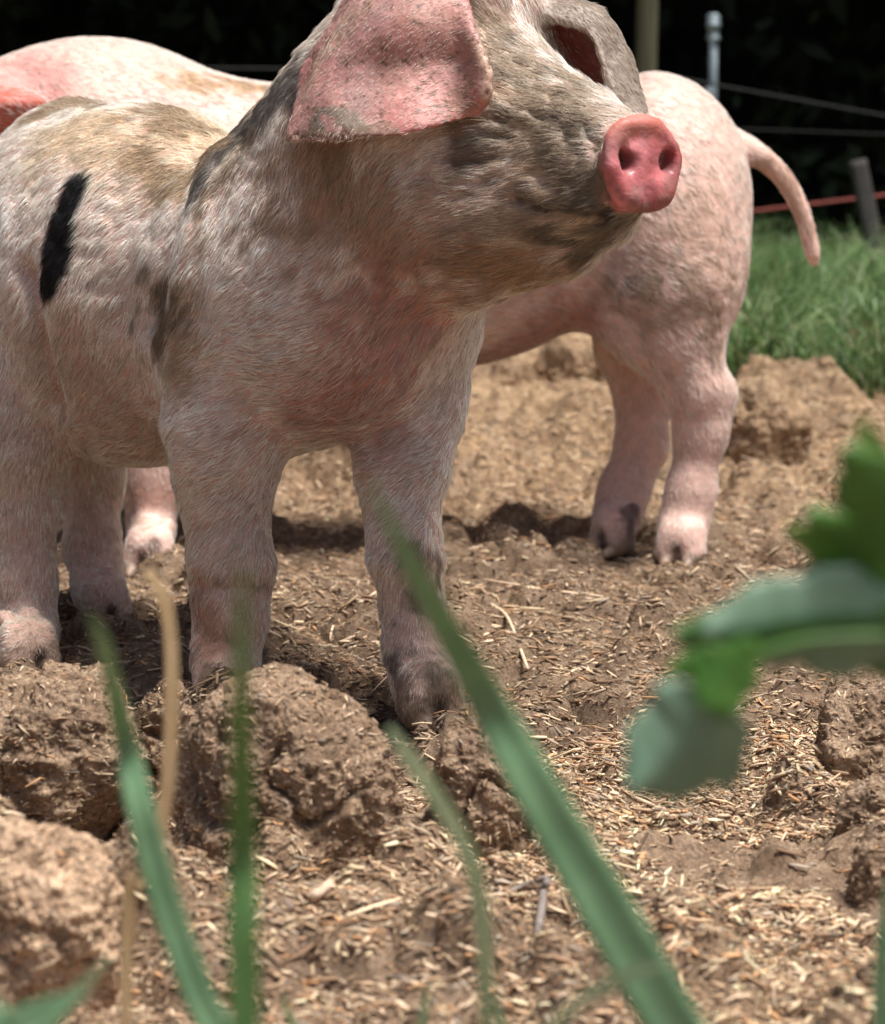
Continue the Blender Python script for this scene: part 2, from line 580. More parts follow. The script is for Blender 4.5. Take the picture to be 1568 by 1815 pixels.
    for px, py in ((1113, 285), (1181, 287)):
        q = P(px, py, 1.58)
        # meet the face of the disc
        o = np.array([0, 0, CAM_H]); r = ray(px, py)
        fc = dc + DN * 0.0065
        q = o + r * (((fc - o) @ DN) / (r @ DN))
        nos.append(q)
        sd = DL * (1 if px > 1140 else -1)
        fd.cone(q + DN * 0.006 - DU * 0.002 - sd * 0.0015, 0.0048, q - DN * 0.014 + sd * 0.002, 0.0042, 0.004, sub=True)
        fd.cone(q + DU * 0.003 + DN * 0.004 + sd * 0.002, 0.0044, q + DU * 0.005 + sd * 0.005 - DN * 0.008, 0.003, 0.003, sub=True)
    fd.cone(dc + DN * 0.0095 - DU * 0.006, 0.0016, dc + DN * 0.011 - DU * 0.036, 0.0058, 0.004, sub=True)   # philtrum
    # eye socket
    # near ear: a broad drooping leaf with its tip back on the neck
    S = grid_sheet([
        [(800, -70, 1.700), (832, 40, 1.650), (858, 110, 1.630), (864, 155, 1.624), (846, 196, 1.632)],
        [(770, -90, 1.690), (800, 30, 1.655), (812, 110, 1.650), (808, 170, 1.640), (803, 214, 1.628)],
        [(700, -80, 1.690), (715, 40, 1.652), (725, 120, 1.650), (722, 175, 1.638), (715, 237, 1.622)],
        [(640, -25, 1.690), (648, 60, 1.664), (645, 125, 1.658), (640, 180, 1.646), (630, 243, 1.630)],
        [(590, 45, 1.700), (588, 95, 1.680), (580, 145, 1.670), (575, 190, 1.660), (568, 247, 1.648)],
        [(540, 120, 1.710), (537, 150, 1.700), (530, 180, 1.690), (520, 215, 1.682), (508, 251, 1.672)]], 90, 90)
    uu = np.linspace(0, 1, 90)[:, None] + np.zeros((1, 90)); vv = np.linspace(0, 1, 90)[None, :] + np.zeros((90, 1))
    rad = 0.0034 + 0.0012 * np.exp(-((vv - 0.0) / 0.15) ** 2) - 0.0012 * sstep(0.85, 1, vv) - 0.0008 * sstep(0.8, 1, uu) + 0.0012 * np.exp(-(uu / 0.06) ** 2)
    fd.cloud(S, rad, 0.006)
    fd.cone(P(830, -40, 1.715), 0.026, P(690, -60, 1.72), 0.024, 0.03)
    near_ear = S.reshape(-1, 3)
    # far ear: rolled forward over the face
    S2 = grid_sheet([
        [(950, 95, 1.755), (945, 20, 1.785), (965, -2, 1.795), (990, 8, 1.780), (975, 32, 1.765)],
        [(995, 145, 1.760), (1010, 85, 1.800), (1040, 15, 1.800), (1062, 25, 1.775), (1038, 52, 1.755)],
        [(1035, 180, 1.760), (1045, 125, 1.795), (1088, 70, 1.790), (1096, 90, 1.765), (1062, 95, 1.748)],
        [(1070, 205, 1.750), (1082, 160, 1.780), (1117, 130, 1.775), (1118, 145, 1.755), (1080, 150, 1.738)],
        [(1110, 218, 1.740), (1118, 195, 1.755), (1136, 180, 1.755), (1137, 190, 1.745), (1108, 192, 1.732)],
        [(1136, 216, 1.735), (1137, 212, 1.742), (1142, 204, 1.742), (1141, 206, 1.738), (1132, 210, 1.730)]], 70, 80)
    vv = np.linspace(0, 1, 80)[None, :] + np.zeros((70, 1))
    fd.cloud(S2, 0.0030 - 0.0005 * sstep(0.85, 1, vv), 0.005)
    far_ear = S2.reshape(-1, 3)
    fd.cone(P(905, 5, 1.770), 0.022, P(925, 20, 1.785), 0.016, 0.02)
    fd.cone(P(915, 25, 1.790), 0.015, P(925, 80, 1.785), 0.014, 0.02)
    V, Q = fd.mesh()
    V = relax(V, Q, 3, 0.5)
    S0 = Surf(V, Q)
    # folds, eye, mouth
    V = crease(S0, V, [(45, 480), (58, 560), (72, 640), (98, 720)], 0.011, 0.014)
    V = crease(S0, V, [(345, 260), (318, 350), (300, 440), (262, 560)], 0.016, 0.006)      # behind the shoulder
    V = crease(S0, V, [(380, 280), (345, 380), (330, 480)], 0.018, -0.006)
    V = crease(S0, V, [(600, 250), (612, 330), (585, 390)], 0.012, 0.006)                  # neck folds under the ear
    V = crease(S0, V, [(655, 255), (640, 330)], 0.010, -0.004)
    V = crease(S0, V, [(880, 500), (800, 560), (700, 650), (640, 730)], 0.010, -0.004)
    V = crease(S0, V, [(1078, 377), (1040, 388), (990, 384), (945, 366), (915, 352)], 0.0032, 0.0052)   # mouth
    V = crease(S0, V, [(1050, 366), (990, 358), (940, 335)], 0.006, -0.0025)
    V = crease(S0, V, [(806, 292), (830, 286), (855, 288), (884, 279)], 0.0022, 0.0016)      # shut eye
    V = crease(S0, V, [(812, 270), (845, 262), (880, 262)], 0.007, -0.0018)
    V = crease(S0, V, [(815, 305), (850, 306), (880, 298)], 0.006, -0.0014)
    V = crease(S0, V, [(805, 250), (850, 238), (900, 248)], 0.004, 0.0028)
    V = crease(S0, V, [(812, 322), (850, 326), (890, 312)], 0.0035, 0.0026)
    V = crease(S0, V, [(830, 222), (880, 214), (925, 232)], 0.004, 0.0022)
    V = crease(S0, V, [(1040, 225), (1062, 260), (1062, 320), (1072, 365)], 0.004, 0.0025)   # behind the disc
    V = crease(S0, V, [(1000, 240), (1025, 275), (1015, 320)], 0.005, 0.0018)
    V = crease(S0, V, [(330, 870), (400, 880), (470, 850)], 0.012, 0.0025)
    V = crease(S0, V, [(345, 1035), (400, 1045), (470, 1035)], 0.008, 0.0025)
    V = crease(S0, V, [(660, 965), (720, 975), (780, 960)], 0.008, 0.0025)
    V = V + S0.N * (0.0016 * fbm(V, 26, 3, 4))[:, None]
    rw = np.random.default_rng(4)
    for cx, cy, ang, ln in [(900, 215, .2, 70), (930, 190, .4, 70), (870, 240, .1, 60), (960, 215, .5, 60), (930, 250, .3, 55), (1000, 225, .7, 50), (905, 330, -.1, 60), (930, 305, .1, 50),
                            (840, 345, .05, 80), (980, 330, .8, 40), (1045, 245, 1.2, 50), (1020, 350, 1.4, 40), (1000, 310, 1.2, 40), (880, 150, .6, 70), (930, 120, .7, 60), (960, 160, .7, 50), (760, 300, 1.0, 50), (780, 330, .7, 60)]:
        q = [(cx + math.cos(ang) * ln * t + rw.normal(0, 3), cy + math.sin(ang) * ln * t + rw.normal(0, 3)) for t in (-.5, -.17, .17, .5)]
        V = crease(S0, V, q, 0.0030, 0.0014)
    near_d = seg_dist_cloud(V, near_ear); far_d = seg_dist_cloud(V, far_ear)
    V = V + S0.N * (0.0007 * ridged(V, 70, 2, 9) * (near_d > 0.01))[:, None]
    S1 = Surf(V, Q)
    p = Paint(S1, PINK, BLOND)
    e = fbm(V, 14, 3, 21)
    p.skin *= (1 + 0.10 * e)[:, None]
    p.hair *= (1 + 0.10 * fbm(V, 18, 3, 22))[:, None]
    # yellowish back, brown stained neck and red chest, both darkened further as painted shade
    p.stroke([(150, 230), (280, 260), (420, 200)], 0.060, (0.55, 0.38, 0.22), (0.70, 0.55, 0.33), 0.6, 0.8, 0.3)
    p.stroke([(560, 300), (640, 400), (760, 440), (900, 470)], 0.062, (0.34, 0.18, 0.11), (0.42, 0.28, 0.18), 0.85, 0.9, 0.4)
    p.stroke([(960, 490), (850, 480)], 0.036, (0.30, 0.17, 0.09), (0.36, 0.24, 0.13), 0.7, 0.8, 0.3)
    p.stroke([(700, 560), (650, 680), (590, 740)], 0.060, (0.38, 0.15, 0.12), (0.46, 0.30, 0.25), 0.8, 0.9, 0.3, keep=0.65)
    p.stroke([(120, 640), (200, 760)], 0.070, (0.42, 0.22, 0.14), (0.50, 0.38, 0.26), 0.6, 0.9, 0.3)
    p.stroke([(310, 640), (320, 560)], 0.030, (0.30, 0.17, 0.09), (0.40, 0.28, 0.16), 0.7, 0.8)
    p.stroke([(375, 1150), (350, 1050)], 0.018, (0.40, 0.16, 0.09), (0.45, 0.28, 0.18), 0.7, 0.8)
    # mud
    mh = (0.25, 0.205, 0.16)
    p.stroke([(350, 318), (378, 270), (430, 228), (500, 160), (545, 115)], 0.024, (0.13, 0.115, 0.105), (0.135, 0.12, 0.11), 0.95, 0.35, 0.38, 0.8)
    p.stroke([(400, 300), (450, 250)], 0.018, MUD, mh, 0.5, 0.6, 0.5, 0.8)
    p.stroke([(60, 210), (130, 178), (200, 172), (270, 180), (350, 222)], 0.022, BROWN, (0.36, 0.26, 0.16), 0.85, 0.5, 0.5, 0.8)
    rs = np.random.default_rng(9)
    for _ in range(34):
        cx, cy = 292 + rs.normal(0, 20), rs.uniform(470, 630); ln = rs.uniform(10, 26)
        p.stroke([(cx + ln * 0.45, cy - ln), (cx - ln * 0.45, cy + ln)], rs.uniform(0.003, 0.0075), MUD, (0.22, 0.17, 0.125), rs.uniform(0.35, 0.75), 0.9, 0.8)
    for _ in range(60):                     # dried streaks along the neck and shoulder
        cx, cy = rs.uniform(330, 620), rs.uniform(230, 420); ln = rs.uniform(8, 24)
        if cy < 560 - cx * 0.75: continue
        p.stroke([(cx + ln * 0.5, cy - ln), (cx - ln * 0.5, cy + ln)], rs.uniform(0.002, 0.005), (0.30, 0.2, 0.14), (0.36, 0.27, 0.19), rs.uniform(0.25, 0.6), 0.9, 0.8)
    p.stroke([(850, 60), (890, 110), (950, 160), (1000, 210)], 0.050, (0.28, 0.21, 0.145), (0.40, 0.31, 0.21), 0.85, 0.7, 0.4)
    p.stroke([(870, 120), (880, 200), (830, 260)], 0.026, MUD, mh, 0.7, 0.7, 0.5)
    p.stroke([(830, 262), (880, 262), (905, 235)], 0.019, (0.15, 0.11, 0.08), (0.20, 0.15, 0.105), 0.7, 0.7, 0.5)
    p.stroke([(960, 250), (1020, 280), (1045, 340), (990, 370), (930, 350)], 0.028, (0.15, 0.11, 0.075), (0.22, 0.165, 0.11), 0.9, 0.7, 0.5)
    p.stroke([(1060, 375), (1100, 395), (1050, 435), (970, 405)], 0.022, (0.11, 0.085, 0.065), (0.15, 0.12, 0.09), 0.9, 0.7, 0.4)
    p.stroke([(915, 352), (950, 366), (1000, 384), (1050, 390), (1078, 378)], 0.0060, (0.035, 0.025, 0.02), (0.06, 0.045, 0.038), 0.95, 0.7, 0.4, keep=0.5)
    p.stroke([(806, 292), (845, 287), (884, 280)], 0.0042, (0.06, 0.04, 0.03), (0.10, 0.075, 0.06), 0.6, 0.6, 0.3, keep=0.6)
    rw = np.random.default_rng(12)
    for _ in range(46):
        cx, cy = rw.uniform(800, 1060), rw.uniform(60, 430)
        if cy < (cx - 900) * 0.95 + 60: continue
        L_ = rw.uniform(10, 34); an = rw.normal(0.15, 0.35)
        dark = rw.random() < 0.65
        p.stroke([(cx - L_ * math.cos(an), cy - L_ * math.sin(an)), (cx + L_ * math.cos(an), cy + L_ * math.sin(an))], rw.uniform(0.003, 0.007), (0.15, 0.12, 0.09) if dark else (0.50, 0.36, 0.27), (0.18, 0.15, 0.115) if dark else (0.72, 0.60, 0.46), 0.65, 0.8, 0.8)
    p.stroke([(900, 285), (930, 300), (900, 320)], 0.010, (0.50, 0.34, 0.25), (0.66, 0.53, 0.40), 0.7, 0.8, 0.6)
    p.stroke([(760, 380), (850, 375), (900, 385)], 0.016, (0.46, 0.30, 0.23), (0.68, 0.55, 0.43), 0.6, 0.8, 0.6)
    p.stroke([(738, 1010), (748, 1080)], 0.015, MUD, (0.17, 0.13, 0.09), 0.85, 0.7, 0.9)
    p.stroke([(395, 1035), (470, 1040)], 0.006, (0.3, 0.2, 0.15), (0.3, 0.22, 0.17), 0.6, 0.8, 0.9)
    p.stroke([(770, 1180), (790, 1230), (760, 1260)], 0.020, (0.14, 0.105, 0.07), (0.18, 0.14, 0.10), 0.9, 0.6, 0.4)
    p.stroke([(700, 1180), (715, 1260)], 0.016, (0.15, 0.10, 0.08), (0.2, 0.15, 0.12), 0.8, 0.6, 0.4)
    low = 1 - sstep(0.0, 0.05, V[:, 2] + 0.02 * p.edge)
    p.skin += (0.75 * low)[:, None] * (np.array((0.26, 0.18, 0.12)) - p.skin); p.hair += (0.7 * low)[:, None] * (np.array((0.33, 0.25, 0.17)) - p.hair)
    legs = (1 - sstep(0.12, 0.22, V[:, 2]))[:, None]
    p.hair *= 1 - legs * np.array([[0.02, 0.07, 0.15]]); p.skin *= 1 - legs * np.array([[0.0, 0.04, 0.08]])  # legs tinted warmer to offset blue skylight in the colour itself
    p.len *= 0.45 + 0.55 * sstep(0.02, 0.2, V[:, 2])
    # the black spot
    m = p.stroke([(138, 322), (118, 370), (100, 440), (82, 505)], 0.0130, (0.008, 0.007, 0.007), (0.008, 0.007, 0.008), 1.0, 0.25, 0.12, 0.6)
    p.stroke([(110, 395), (98, 460)], 0.0168, (0.008, 0.007, 0.007), (0.008, 0.007, 0.008), 1.0, 0.25, 0.12, 0.6)
    # ears
    me = 1 - sstep(0.006, 0.012, near_d)
    me *= (V[:, 1] < 1.735)
    ear_c = np.array((0.48, 0.255, 0.235))[None, :] * (1 + 0.20 * fbm(V, 40, 3, 41) + 0.12 * noise(V, 190, 42))[:, None] + (0.06 * fbm(V, 22, 2, 43))[:, None] * np.array([0.2, 1, 0.9])
    p.skin += me[:, None] * (ear_c - p.skin); p.keep += me * (0.40 - p.keep); p.len += me * (0.40 - p.len)
    p.hair += (me * 0.6)[:, None] * (np.array((0.50, 0.34, 0.27)) - p.hair)
    p.stroke([(760, 30), (800, 70), (830, 140), (825, 195)], 0.020, (0.36, 0.17, 0.13), None, 0.55, 0.8, 0.5)
    p.stroke([(680, 90), (700, 130)], 0.018, (0.40, 0.20, 0.16), None, 0.5, 0.8, 0.5)
    for q in ([(560, 222), (610, 212), (635, 220)], [(585, 205), (600, 200)]):
        p.stroke(q, 0.0075, (0.21, 0.175, 0.14), None, 0.95, 0.25, 0.7, 0.85)
    p.stroke([(508, 250), (560, 238), (640, 240), (700, 232)], 0.006, (0.20, 0.14, 0.10), None, 0.7, 0.5, 0.7)
    p.stroke([(815, 130), (822, 180), (800, 195)], 0.010, (0.20, 0.14, 0.10), None, 0.55, 0.7, 0.7)
    p.stroke([(650, 10), (610, 40), (575, 90), (545, 150)], 0.012, (0.50, 0.30, 0.22), None, 0.6, 0.7, 0.5, keep=0.9, length=0.7)
    p.stroke([(845, 30), (862, 100), (866, 160)], 0.008, (0.60, 0.44, 0.34), None, 0.8, 0.7, 0.3, keep=1.0, length=0.5)  # pale edge puts rim light into the ear colour
    sp = noise(V, 330, 77)
    dots = me * sstep(0.62, 0.72, sp)
    p.skin += dots[:, None] * (np.array((0.16, 0.09, 0.07)) - p.skin)
    fe = 1 - sstep(0.006, 0.013, far_d)
    inner = fe * sstep(0.1, 0.5, (S1.N @ unit([-0.6, -0.75, -0.1])))
    p.skin += (fe * 0.95)[:, None] * (np.array((0.26, 0.21, 0.17)) - p.skin)
    p.hair += (fe * 0.9)[:, None] * (np.array((0.36, 0.30, 0.245)) - p.hair); p.len += fe * (0.55 - p.len)
    mi = p.mask([(990, 50), (1015, 85), (1040, 125), (1070, 170)], 0.022, 0.5, 0.2) * fe * (V[:, 1] > 1.765)
    p.skin += mi[:, None] * (np.array((0.40, 0.11, 0.085)) - p.skin); p.keep *= 1 - 0.8 * mi
    # snout disc
    q = V - dc
    ax = q @ DN; ra = np.sqrt((q @ DL) ** 2 + (q @ DU) ** 2)
    md = sstep(-0.009, -0.002, ax + 0.0045 * p.edge) * (ra < 0.042) * (ax < 0.03)
    red = np.array((0.47, 0.15, 0.16))[None, :] * (1 + 0.28 * fbm(V, 110, 3, 51))[:, None] + (0.05 * fbm(V, 60, 2, 53))[:, None] * np.array([1, 1, 1.2])
    p.skin += md[:, None] * (red - p.skin)
    p.rough += md * (0.33 + 0.12 * noise(V, 200, 52) - p.rough)
    p.keep *= 1 - md
    dirt = md * sstep(0.35, 0.85, fbm(V, 85, 4, 55, 0.7) + 0.55 * sstep(0.012, 0.034, ra))
    p.skin += (dirt * 0.55)[:, None] * (np.array((0.22, 0.12, 0.10)) - p.skin); p.rough += dirt * (0.75 - p.rough)
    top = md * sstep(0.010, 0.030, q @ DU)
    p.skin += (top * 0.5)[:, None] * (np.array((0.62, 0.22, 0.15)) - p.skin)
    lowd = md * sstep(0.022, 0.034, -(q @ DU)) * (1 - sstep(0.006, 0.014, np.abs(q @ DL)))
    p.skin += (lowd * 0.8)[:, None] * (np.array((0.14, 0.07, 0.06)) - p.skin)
    for n_ in nos:
        dn = np.linalg.norm(V - n_, axis=1)
        p.skin += (1 - sstep(0.004, 0.010, dn))[:, None] * 0.85 * (np.array((0.10, 0.015, 0.02)) - p.skin)
    # hooves
    hm = 1 - sstep(0.010, 0.018, V[:, 2])
    p.skin += hm[:, None] * (np.array((0.17, 0.12, 0.085)) - p.skin); p.keep *= 1 - hm; p.rough += hm * (0.42 - p.rough)
    for a, b in CLEFTS:
        m = 1 - sstep(0.003, 0.008, seg_dist(V, np.array([a, b])))
        p.skin += (m * 0.85)[:, None] * (np.array((0.04, 0.025, 0.02)) - p.skin); p.keep *= 1 - m
    p.keep *= V[:, 2] > 0.002
    loc = (-0.15, 1.9, 0.0)
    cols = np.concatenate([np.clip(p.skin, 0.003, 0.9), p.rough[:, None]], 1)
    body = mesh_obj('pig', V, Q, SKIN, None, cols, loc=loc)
    tag(body, 'mud streaked young pig in front with pink snout, black flank spot and large pink ear', 'pig', 'pigs')
    fl = flow(S1, [
        (60, 350, -.5, .8), (250, 330, -.75, .65), (250, 450, -.65, .75), (200, 600, -.5, .85), (180, 740, -.6, .6), (350, 400, -.5, .85),
        (420, 330, -.55, .8), (500, 300, -.35, .9), (500, 420, -.5, .8), (400, 520, -.7, .6), (450, 560, -.95, .1), (520, 620, -.95, -.1), (420, 660, -.9, .3),
        (600, 480, -.7, .6), (600, 580, -.8, .5), (560, 700, -.6, .7), (650, 650, -.3, .95), (700, 560, -.5, .85), (780, 560, -.6, .7), (820, 600, -.5, .8),
        (380, 740, -.85, .5), (400, 800, -.9, .45), (400, 880, -.8, .6), (410, 960, -.5, .85), (405, 1060, -.2, 1), (400, 1180, 0, 1),
        (740, 740, -.9, .4), (720, 820, -.9, .3), (730, 900, -.7, .6), (725, 980, -.3, .9), (740, 1080, 0, 1), (760, 1200, 0, 1),
        (30, 700, -.4, .9), (40, 850, -.1, 1), (50, 1000, 0, 1), (160, 850, 0, 1), (170, 1000, 0, 1), (240, 200, -.9, .1), (150, 200, -.9, .3),
        (900, 90, -.75, -.6), (960, 150, -.75, -.6), (1010, 200, -.7, -.5), (870, 180, -.8, -.4), (900, 260, -.95, .2), (960, 320, -.9, .1), (1020, 260, -.8, -.2), (1020, 340, -.8, .4),
        (1080, 420, -.6, .6), (1000, 440, -.5, .8), (930, 400, -.8, .5), (860, 340, -.97, .1), (850, 420, -.95, .15), (780, 400, -.9, .2), (800, 300, -.95, .2), (700, 400, -.6, .7), (640, 330, -.2, .95), (900, 480, -.8, .4),
        (640, 120, -.6, .5), (750, 120, -.5, .6), (570, 180, -.5, .8), (1110, 110, .6, .8), (1090, 60, .6, .7), (1130, 170, .3, .9)],
        [-0.5, 0.5, -0.7], 0.035)
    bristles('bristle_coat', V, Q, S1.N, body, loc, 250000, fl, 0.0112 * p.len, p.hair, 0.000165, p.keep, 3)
    return S1

def seg_dist_cloud(V, pts, step=3):
    """distance of each vertex to a cloud of sheet samples (by kd tree)"""
    from mathutils.kdtree import KDTree
    pts = pts[::step]
    kd = KDTree(len(pts))
    for i, q in enumerate(pts): kd.insert(q, i)
    kd.balance()
    lo = pts.min(0) - 0.02; hi = pts.max(0) + 0.02
    out = np.full(len(V), 1.0)
    for i in np.nonzero(((V > lo) & (V < hi)).all(1))[0]:
        out[i] = kd.find(V[i])[2]
    return out

# ================================================================ the pig behind
def build_rear_pig():
    F = np.array([-1.0, 0, 0]); L = np.array([0, -1.0, 0]); U = np.array([0, 0, 1.0]); fr = (F, L, U)
    fd = Field((-0.86, 2.28, -0.01), (0.46, 2.84, 0.60), 0.0038)
    fd.ell(P(1160, 345, 2.55), (0.098, 0.118, 0.125), fr)
    fd.ell(P(1165, 440, 2.53), (0.082, 0.112, 0.120), fr, 0.04)
    fd.ell(P(1180, 510, 2.50), (0.066, 0.070, 0.075), fr, 0.05)
    fd.ell(P(785, 397, 2.56), (0.190, 0.132, 0.150), fr, 0.05)
    fd.ell(P(540, 410, 2.55), (0.210, 0.140, 0.152), fr, 0.06)
    fd.ell(P(200, 330, 2.54), (0.160, 0.125, 0.148), fr, 0.06)
    fd.ell(P(290, 430, 2.50), (0.090, 0.080, 0.130), fr, 0.05)
    # neck and head, out to the left
    fd.cone(P(120, 330, 2.53), 0.125, P(-130, 330, 2.50), 0.108, 0.06)
    fd.ell(P(-210, 320, 2.48), (0.10, 0.085, 0.095), fr, 0.05)
    fd.cone(P(-230, 330, 2.48), 0.085, P(-400, 430, 2.46), 0.044, 0.04)
    fd.cone(P(-220, 420, 2.48), 0.06, P(-380, 480, 2.46), 0.030, 0.04)
    dn = unit([-0.9, -0.1, -0.2])
    d2 = P(-420, 440, 2.455)
    fd.ell(d2, (0.012, 0.036, 0.036), (dn, unit(np.cross(U, dn)), np.cross(dn, unit(np.cross(U, dn)))), 0.012)
    for s in (-1, 1):
        fd.cone(d2 + dn * 0.02 + L * s * 0.014, 0.007, d2 - dn * 0.01 + L * s * 0.014, 0.005, 0.004, sub=True)
    # hind legs
    fd.chain([(P(1185, 530, 2.47), 0.060), (P(1196, 600, 2.465), 0.045), (P(1236, 690, 2.455), 0.0300), (P(1258, 700, 2.460), 0.0205), (P(1242, 765, 2.455), 0.0235), (P(1224, 870, 2.45), 0.0215), (P(1211, 930, 2.445), 0.0232)], 0.020)
    g = G(1207, 1005); hoof(fd, g, [-0.35, -0.94, 0], 0.023, 0.015)
    fd.cone(P(1210, 930, 2.445), 0.0238, g + np.array([0, 0, 0.030]), 0.0176, 0.012)
    fd.chain([(P(1130, 520, 2.62), 0.0600), (P(1120, 610, 2.61), 0.0360), (P(1140, 700, 2.60), 0.0270), (P(1137, 790, 2.585), 0.0243), (P(1106, 870, 2.57), 0.0238), (P(1092, 920, 2.56), 0.0243)], 0.025)
    g = G(1085, 983); hoof(fd, g, [-0.7, -0.7, 0], 0.023, 0.015)
    fd.cone(P(1092, 920, 2.56), 0.0229, g + np.array([0, 0, 0.030]), 0.0176, 0.012)
    # forelegs
    fd.chain([(P(275, 560, 2.47), 0.0700), (P(270, 700, 2.45), 0.0378), (P(268, 810, 2.45), 0.0261), (P(270, 860, 2.45), 0.0261), (P(268, 940, 2.445), 0.0236)], 0.025)
    g = G(264, 1020); hoof(fd, g, [-0.25, -0.97, 0], 0.023, 0.0155)
    fd.cone(P(268, 940, 2.445), 0.0229, g + np.array([0, 0, 0.030]), 0.0176, 0.012)
    fd.chain([(P(365, 560, 2.63), 0.0650), (P(385, 700, 2.63), 0.0360), (P(390, 830, 2.63), 0.0261), (P(390, 920, 2.62), 0.0225)], 0.025)
    g = G(392, 975); hoof(fd, g, [-0.7, -0.7, 0], 0.023, 0.015)
    fd.cone(P(390, 920, 2.62), 0.0229, g + np.array([0, 0, 0.030]), 0.0176, 0.012)
    # tail, ear
    t = crm([P(1300, 258, 2.55), P(1345, 276, 2.545), P(1390, 318, 2.54), P(1420, 375, 2.535), P(1436, 430, 2.53), P(1443, 466, 2.53)], 16)
    rr = np.interp(np.linspace(0, 1, 16), [0, 0.15, 0.4, 0.8, 1], [0.017, 0.0105, 0.0085, 0.0065, 0.0048])
    fd.chain([(a, b) for a, b in zip(t, rr)], 0.008)
    S = grid_sheet([
        [(-150, 130, 2.40), (-150, 200, 2.37), (-140, 280, 2.38)],
        [(-80, 135, 2.41), (-80, 195, 2.365), (-70, 275, 2.385)],
        [(0, 158, 2.41), (0, 185, 2.355), (0, 250, 2.385)],
        [(45, 164, 2.405), (50, 182, 2.365), (45, 222, 2.385)],
        [(70, 174, 2.40), (75, 185, 2.380), (70, 198, 2.39)]], 60, 50)
    fd.cloud(S, np.full(3000, 0.0052), 0.008)
    fd.cone(P(-130, 180, 2.44), 0.03, P(-100, 210, 2.40), 0.012, 0.03)
    ear = S.reshape(-1, 3)
    V, Q = fd.mesh()
    V = relax(V, Q, 3, 0.5)
    S0 = Surf(V, Q)
    V = crease(S0, V, [(1060, 510), (1110, 580), (1150, 660)], 0.014, 0.006)
    V = crease(S0, V, [(30, 120), (80, 170), (110, 230)], 0.02, 0.006)
    notail = 1 - sstep(0.30, 0.325, V[:, 0])
    V = V + S0.N * (0.0012 * fbm(V, 13, 2, 14) * notail)[:, None]
    # skin wrinkles running across the thigh
    wz = np.sin(V[:, 2] * 330 + 9 * fbm(V * [1, 1, 0.5], 14, 3, 15)) * (0.5 + fbm(V, 20, 2, 16)) * sstep(0.12, 0.2, V[:, 0]) * sstep(0.20, 0.26, V[:, 2]) * notail * 0.0004
    V = V + S0.N * wz[:, None]
    S1 = Surf(V, Q)
    p = Paint(S1, (0.74, 0.50, 0.43), (0.88, 0.80, 0.73))
    p.skin *= (1 + 0.08 * fbm(V, 12, 3, 23))[:, None]
    p.stroke([(1080, 490), (1180, 480), (1240, 520)], 0.060, (0.44, 0.29, 0.22), (0.46, 0.35, 0.28), 0.5, 0.9, 0.8)
    p.stroke([(1090, 505), (1150, 500), (1200, 490)], 0.016, (0.24, 0.19, 0.14), (0.26, 0.21, 0.17), 0.75, 0.8, 1.0)
    p.stroke([(1130, 560), (1240, 560), (1270, 520)], 0.022, (0.34, 0.23, 0.17), (0.34, 0.26, 0.2), 0.45, 0.8, 1.0)
    p.stroke([(1262, 640), (1255, 560)], 0.014, (0.26, 0.18, 0.13), (0.3, 0.22, 0.17), 0.6, 0.8, 0.8)
    p.stroke([(1240, 400), (1160, 420)], 0.05, (0.55, 0.38, 0.28), (0.60, 0.47, 0.36), 0.45, 0.9, 0.8)
    p.stroke([(340, 150), (410, 150), (475, 165)], 0.022, (0.40, 0.26, 0.14), (0.44, 0.31, 0.18), 0.85, 0.7, 0.8)
    p.stroke([(300, 140), (360, 150)], 0.02, (0.55, 0.36, 0.20), (0.56, 0.41, 0.26), 0.5, 0.8, 0.8)
    p.stroke([(860, 640), (950, 600), (1030, 560)], 0.045, (0.42, 0.21, 0.18), (0.46, 0.33, 0.28), 0.8, 0.8, 0.3, keep=0.6)
    p.stroke([(1350, 290), (1410, 350), (1435, 420)], 0.014, (0.42, 0.27, 0.20), (0.45, 0.32, 0.23), 0.85, 0.6, 0.8)
    p.stroke([(230, 860), (240, 930)], 0.016, (0.30, 0.20, 0.15), (0.33, 0.25, 0.19), 0.7, 0.7, 0.8)
    p.stroke([(1120, 900), (1115, 960)], 0.014, (0.06, 0.04, 0.035), (0.08, 0.06, 0.05), 0.8, 0.7, 0.5)
    p.stroke([(275, 960), (278, 1000)], 0.007, (0.05, 0.03, 0.03), None, 0.8, 0.7, 0.4, keep=0.4)
    p.stroke([(0, 150), (90, 150), (40, 120)], 0.035, (0.66, 0.28, 0.26), None, 0.7, 0.8, 0.4, keep=0.4)
    p.len *= 0.45 + 0.55 * sstep(0.02, 0.2, V[:, 2])
    p.len *= 1 - 0.35 * sstep(0.315, 0.33, V[:, 0])
    de = seg_dist_cloud(V, ear)
    me = 1 - sstep(0.007, 0.014, de)
    p.skin += me[:, None] * (np.array((0.50, 0.13, 0.095)) - p.skin); p.keep *= 1 - 0.6 * me
    low = 1 - sstep(0.0, 0.04, V[:, 2] + 0.02 * p.edge)
    p.skin += (0.6 * low)[:, None] * (np.array((0.36, 0.25, 0.18)) - p.skin)
    dd = np.linalg.norm(V - d2, axis=1)
    md = 1 - sstep(0.03, 0.042, dd)
    p.skin += md[:, None] * (np.array((0.60, 0.2, 0.18)) - p.skin); p.keep *= 1 - md
    for a, b in CLEFTS:
        m = 1 - sstep(0.003, 0.008, seg_dist(V, np.array([a, b])))
        p.skin += (m * 0.85)[:, None] * (np.array((0.04, 0.025, 0.02)) - p.skin); p.keep *= 1 - m
    hm = 1 - sstep(0.012, 0.020, V[:, 2])
    p.skin += hm[:, None] * (np.array((0.30, 0.22, 0.17)) - p.skin); p.rough += hm * (0.42 - p.rough); p.keep *= 1 - hm
    p.keep *= V[:, 2] > 0.004
    loc = (-0.05, 2.54, 0)
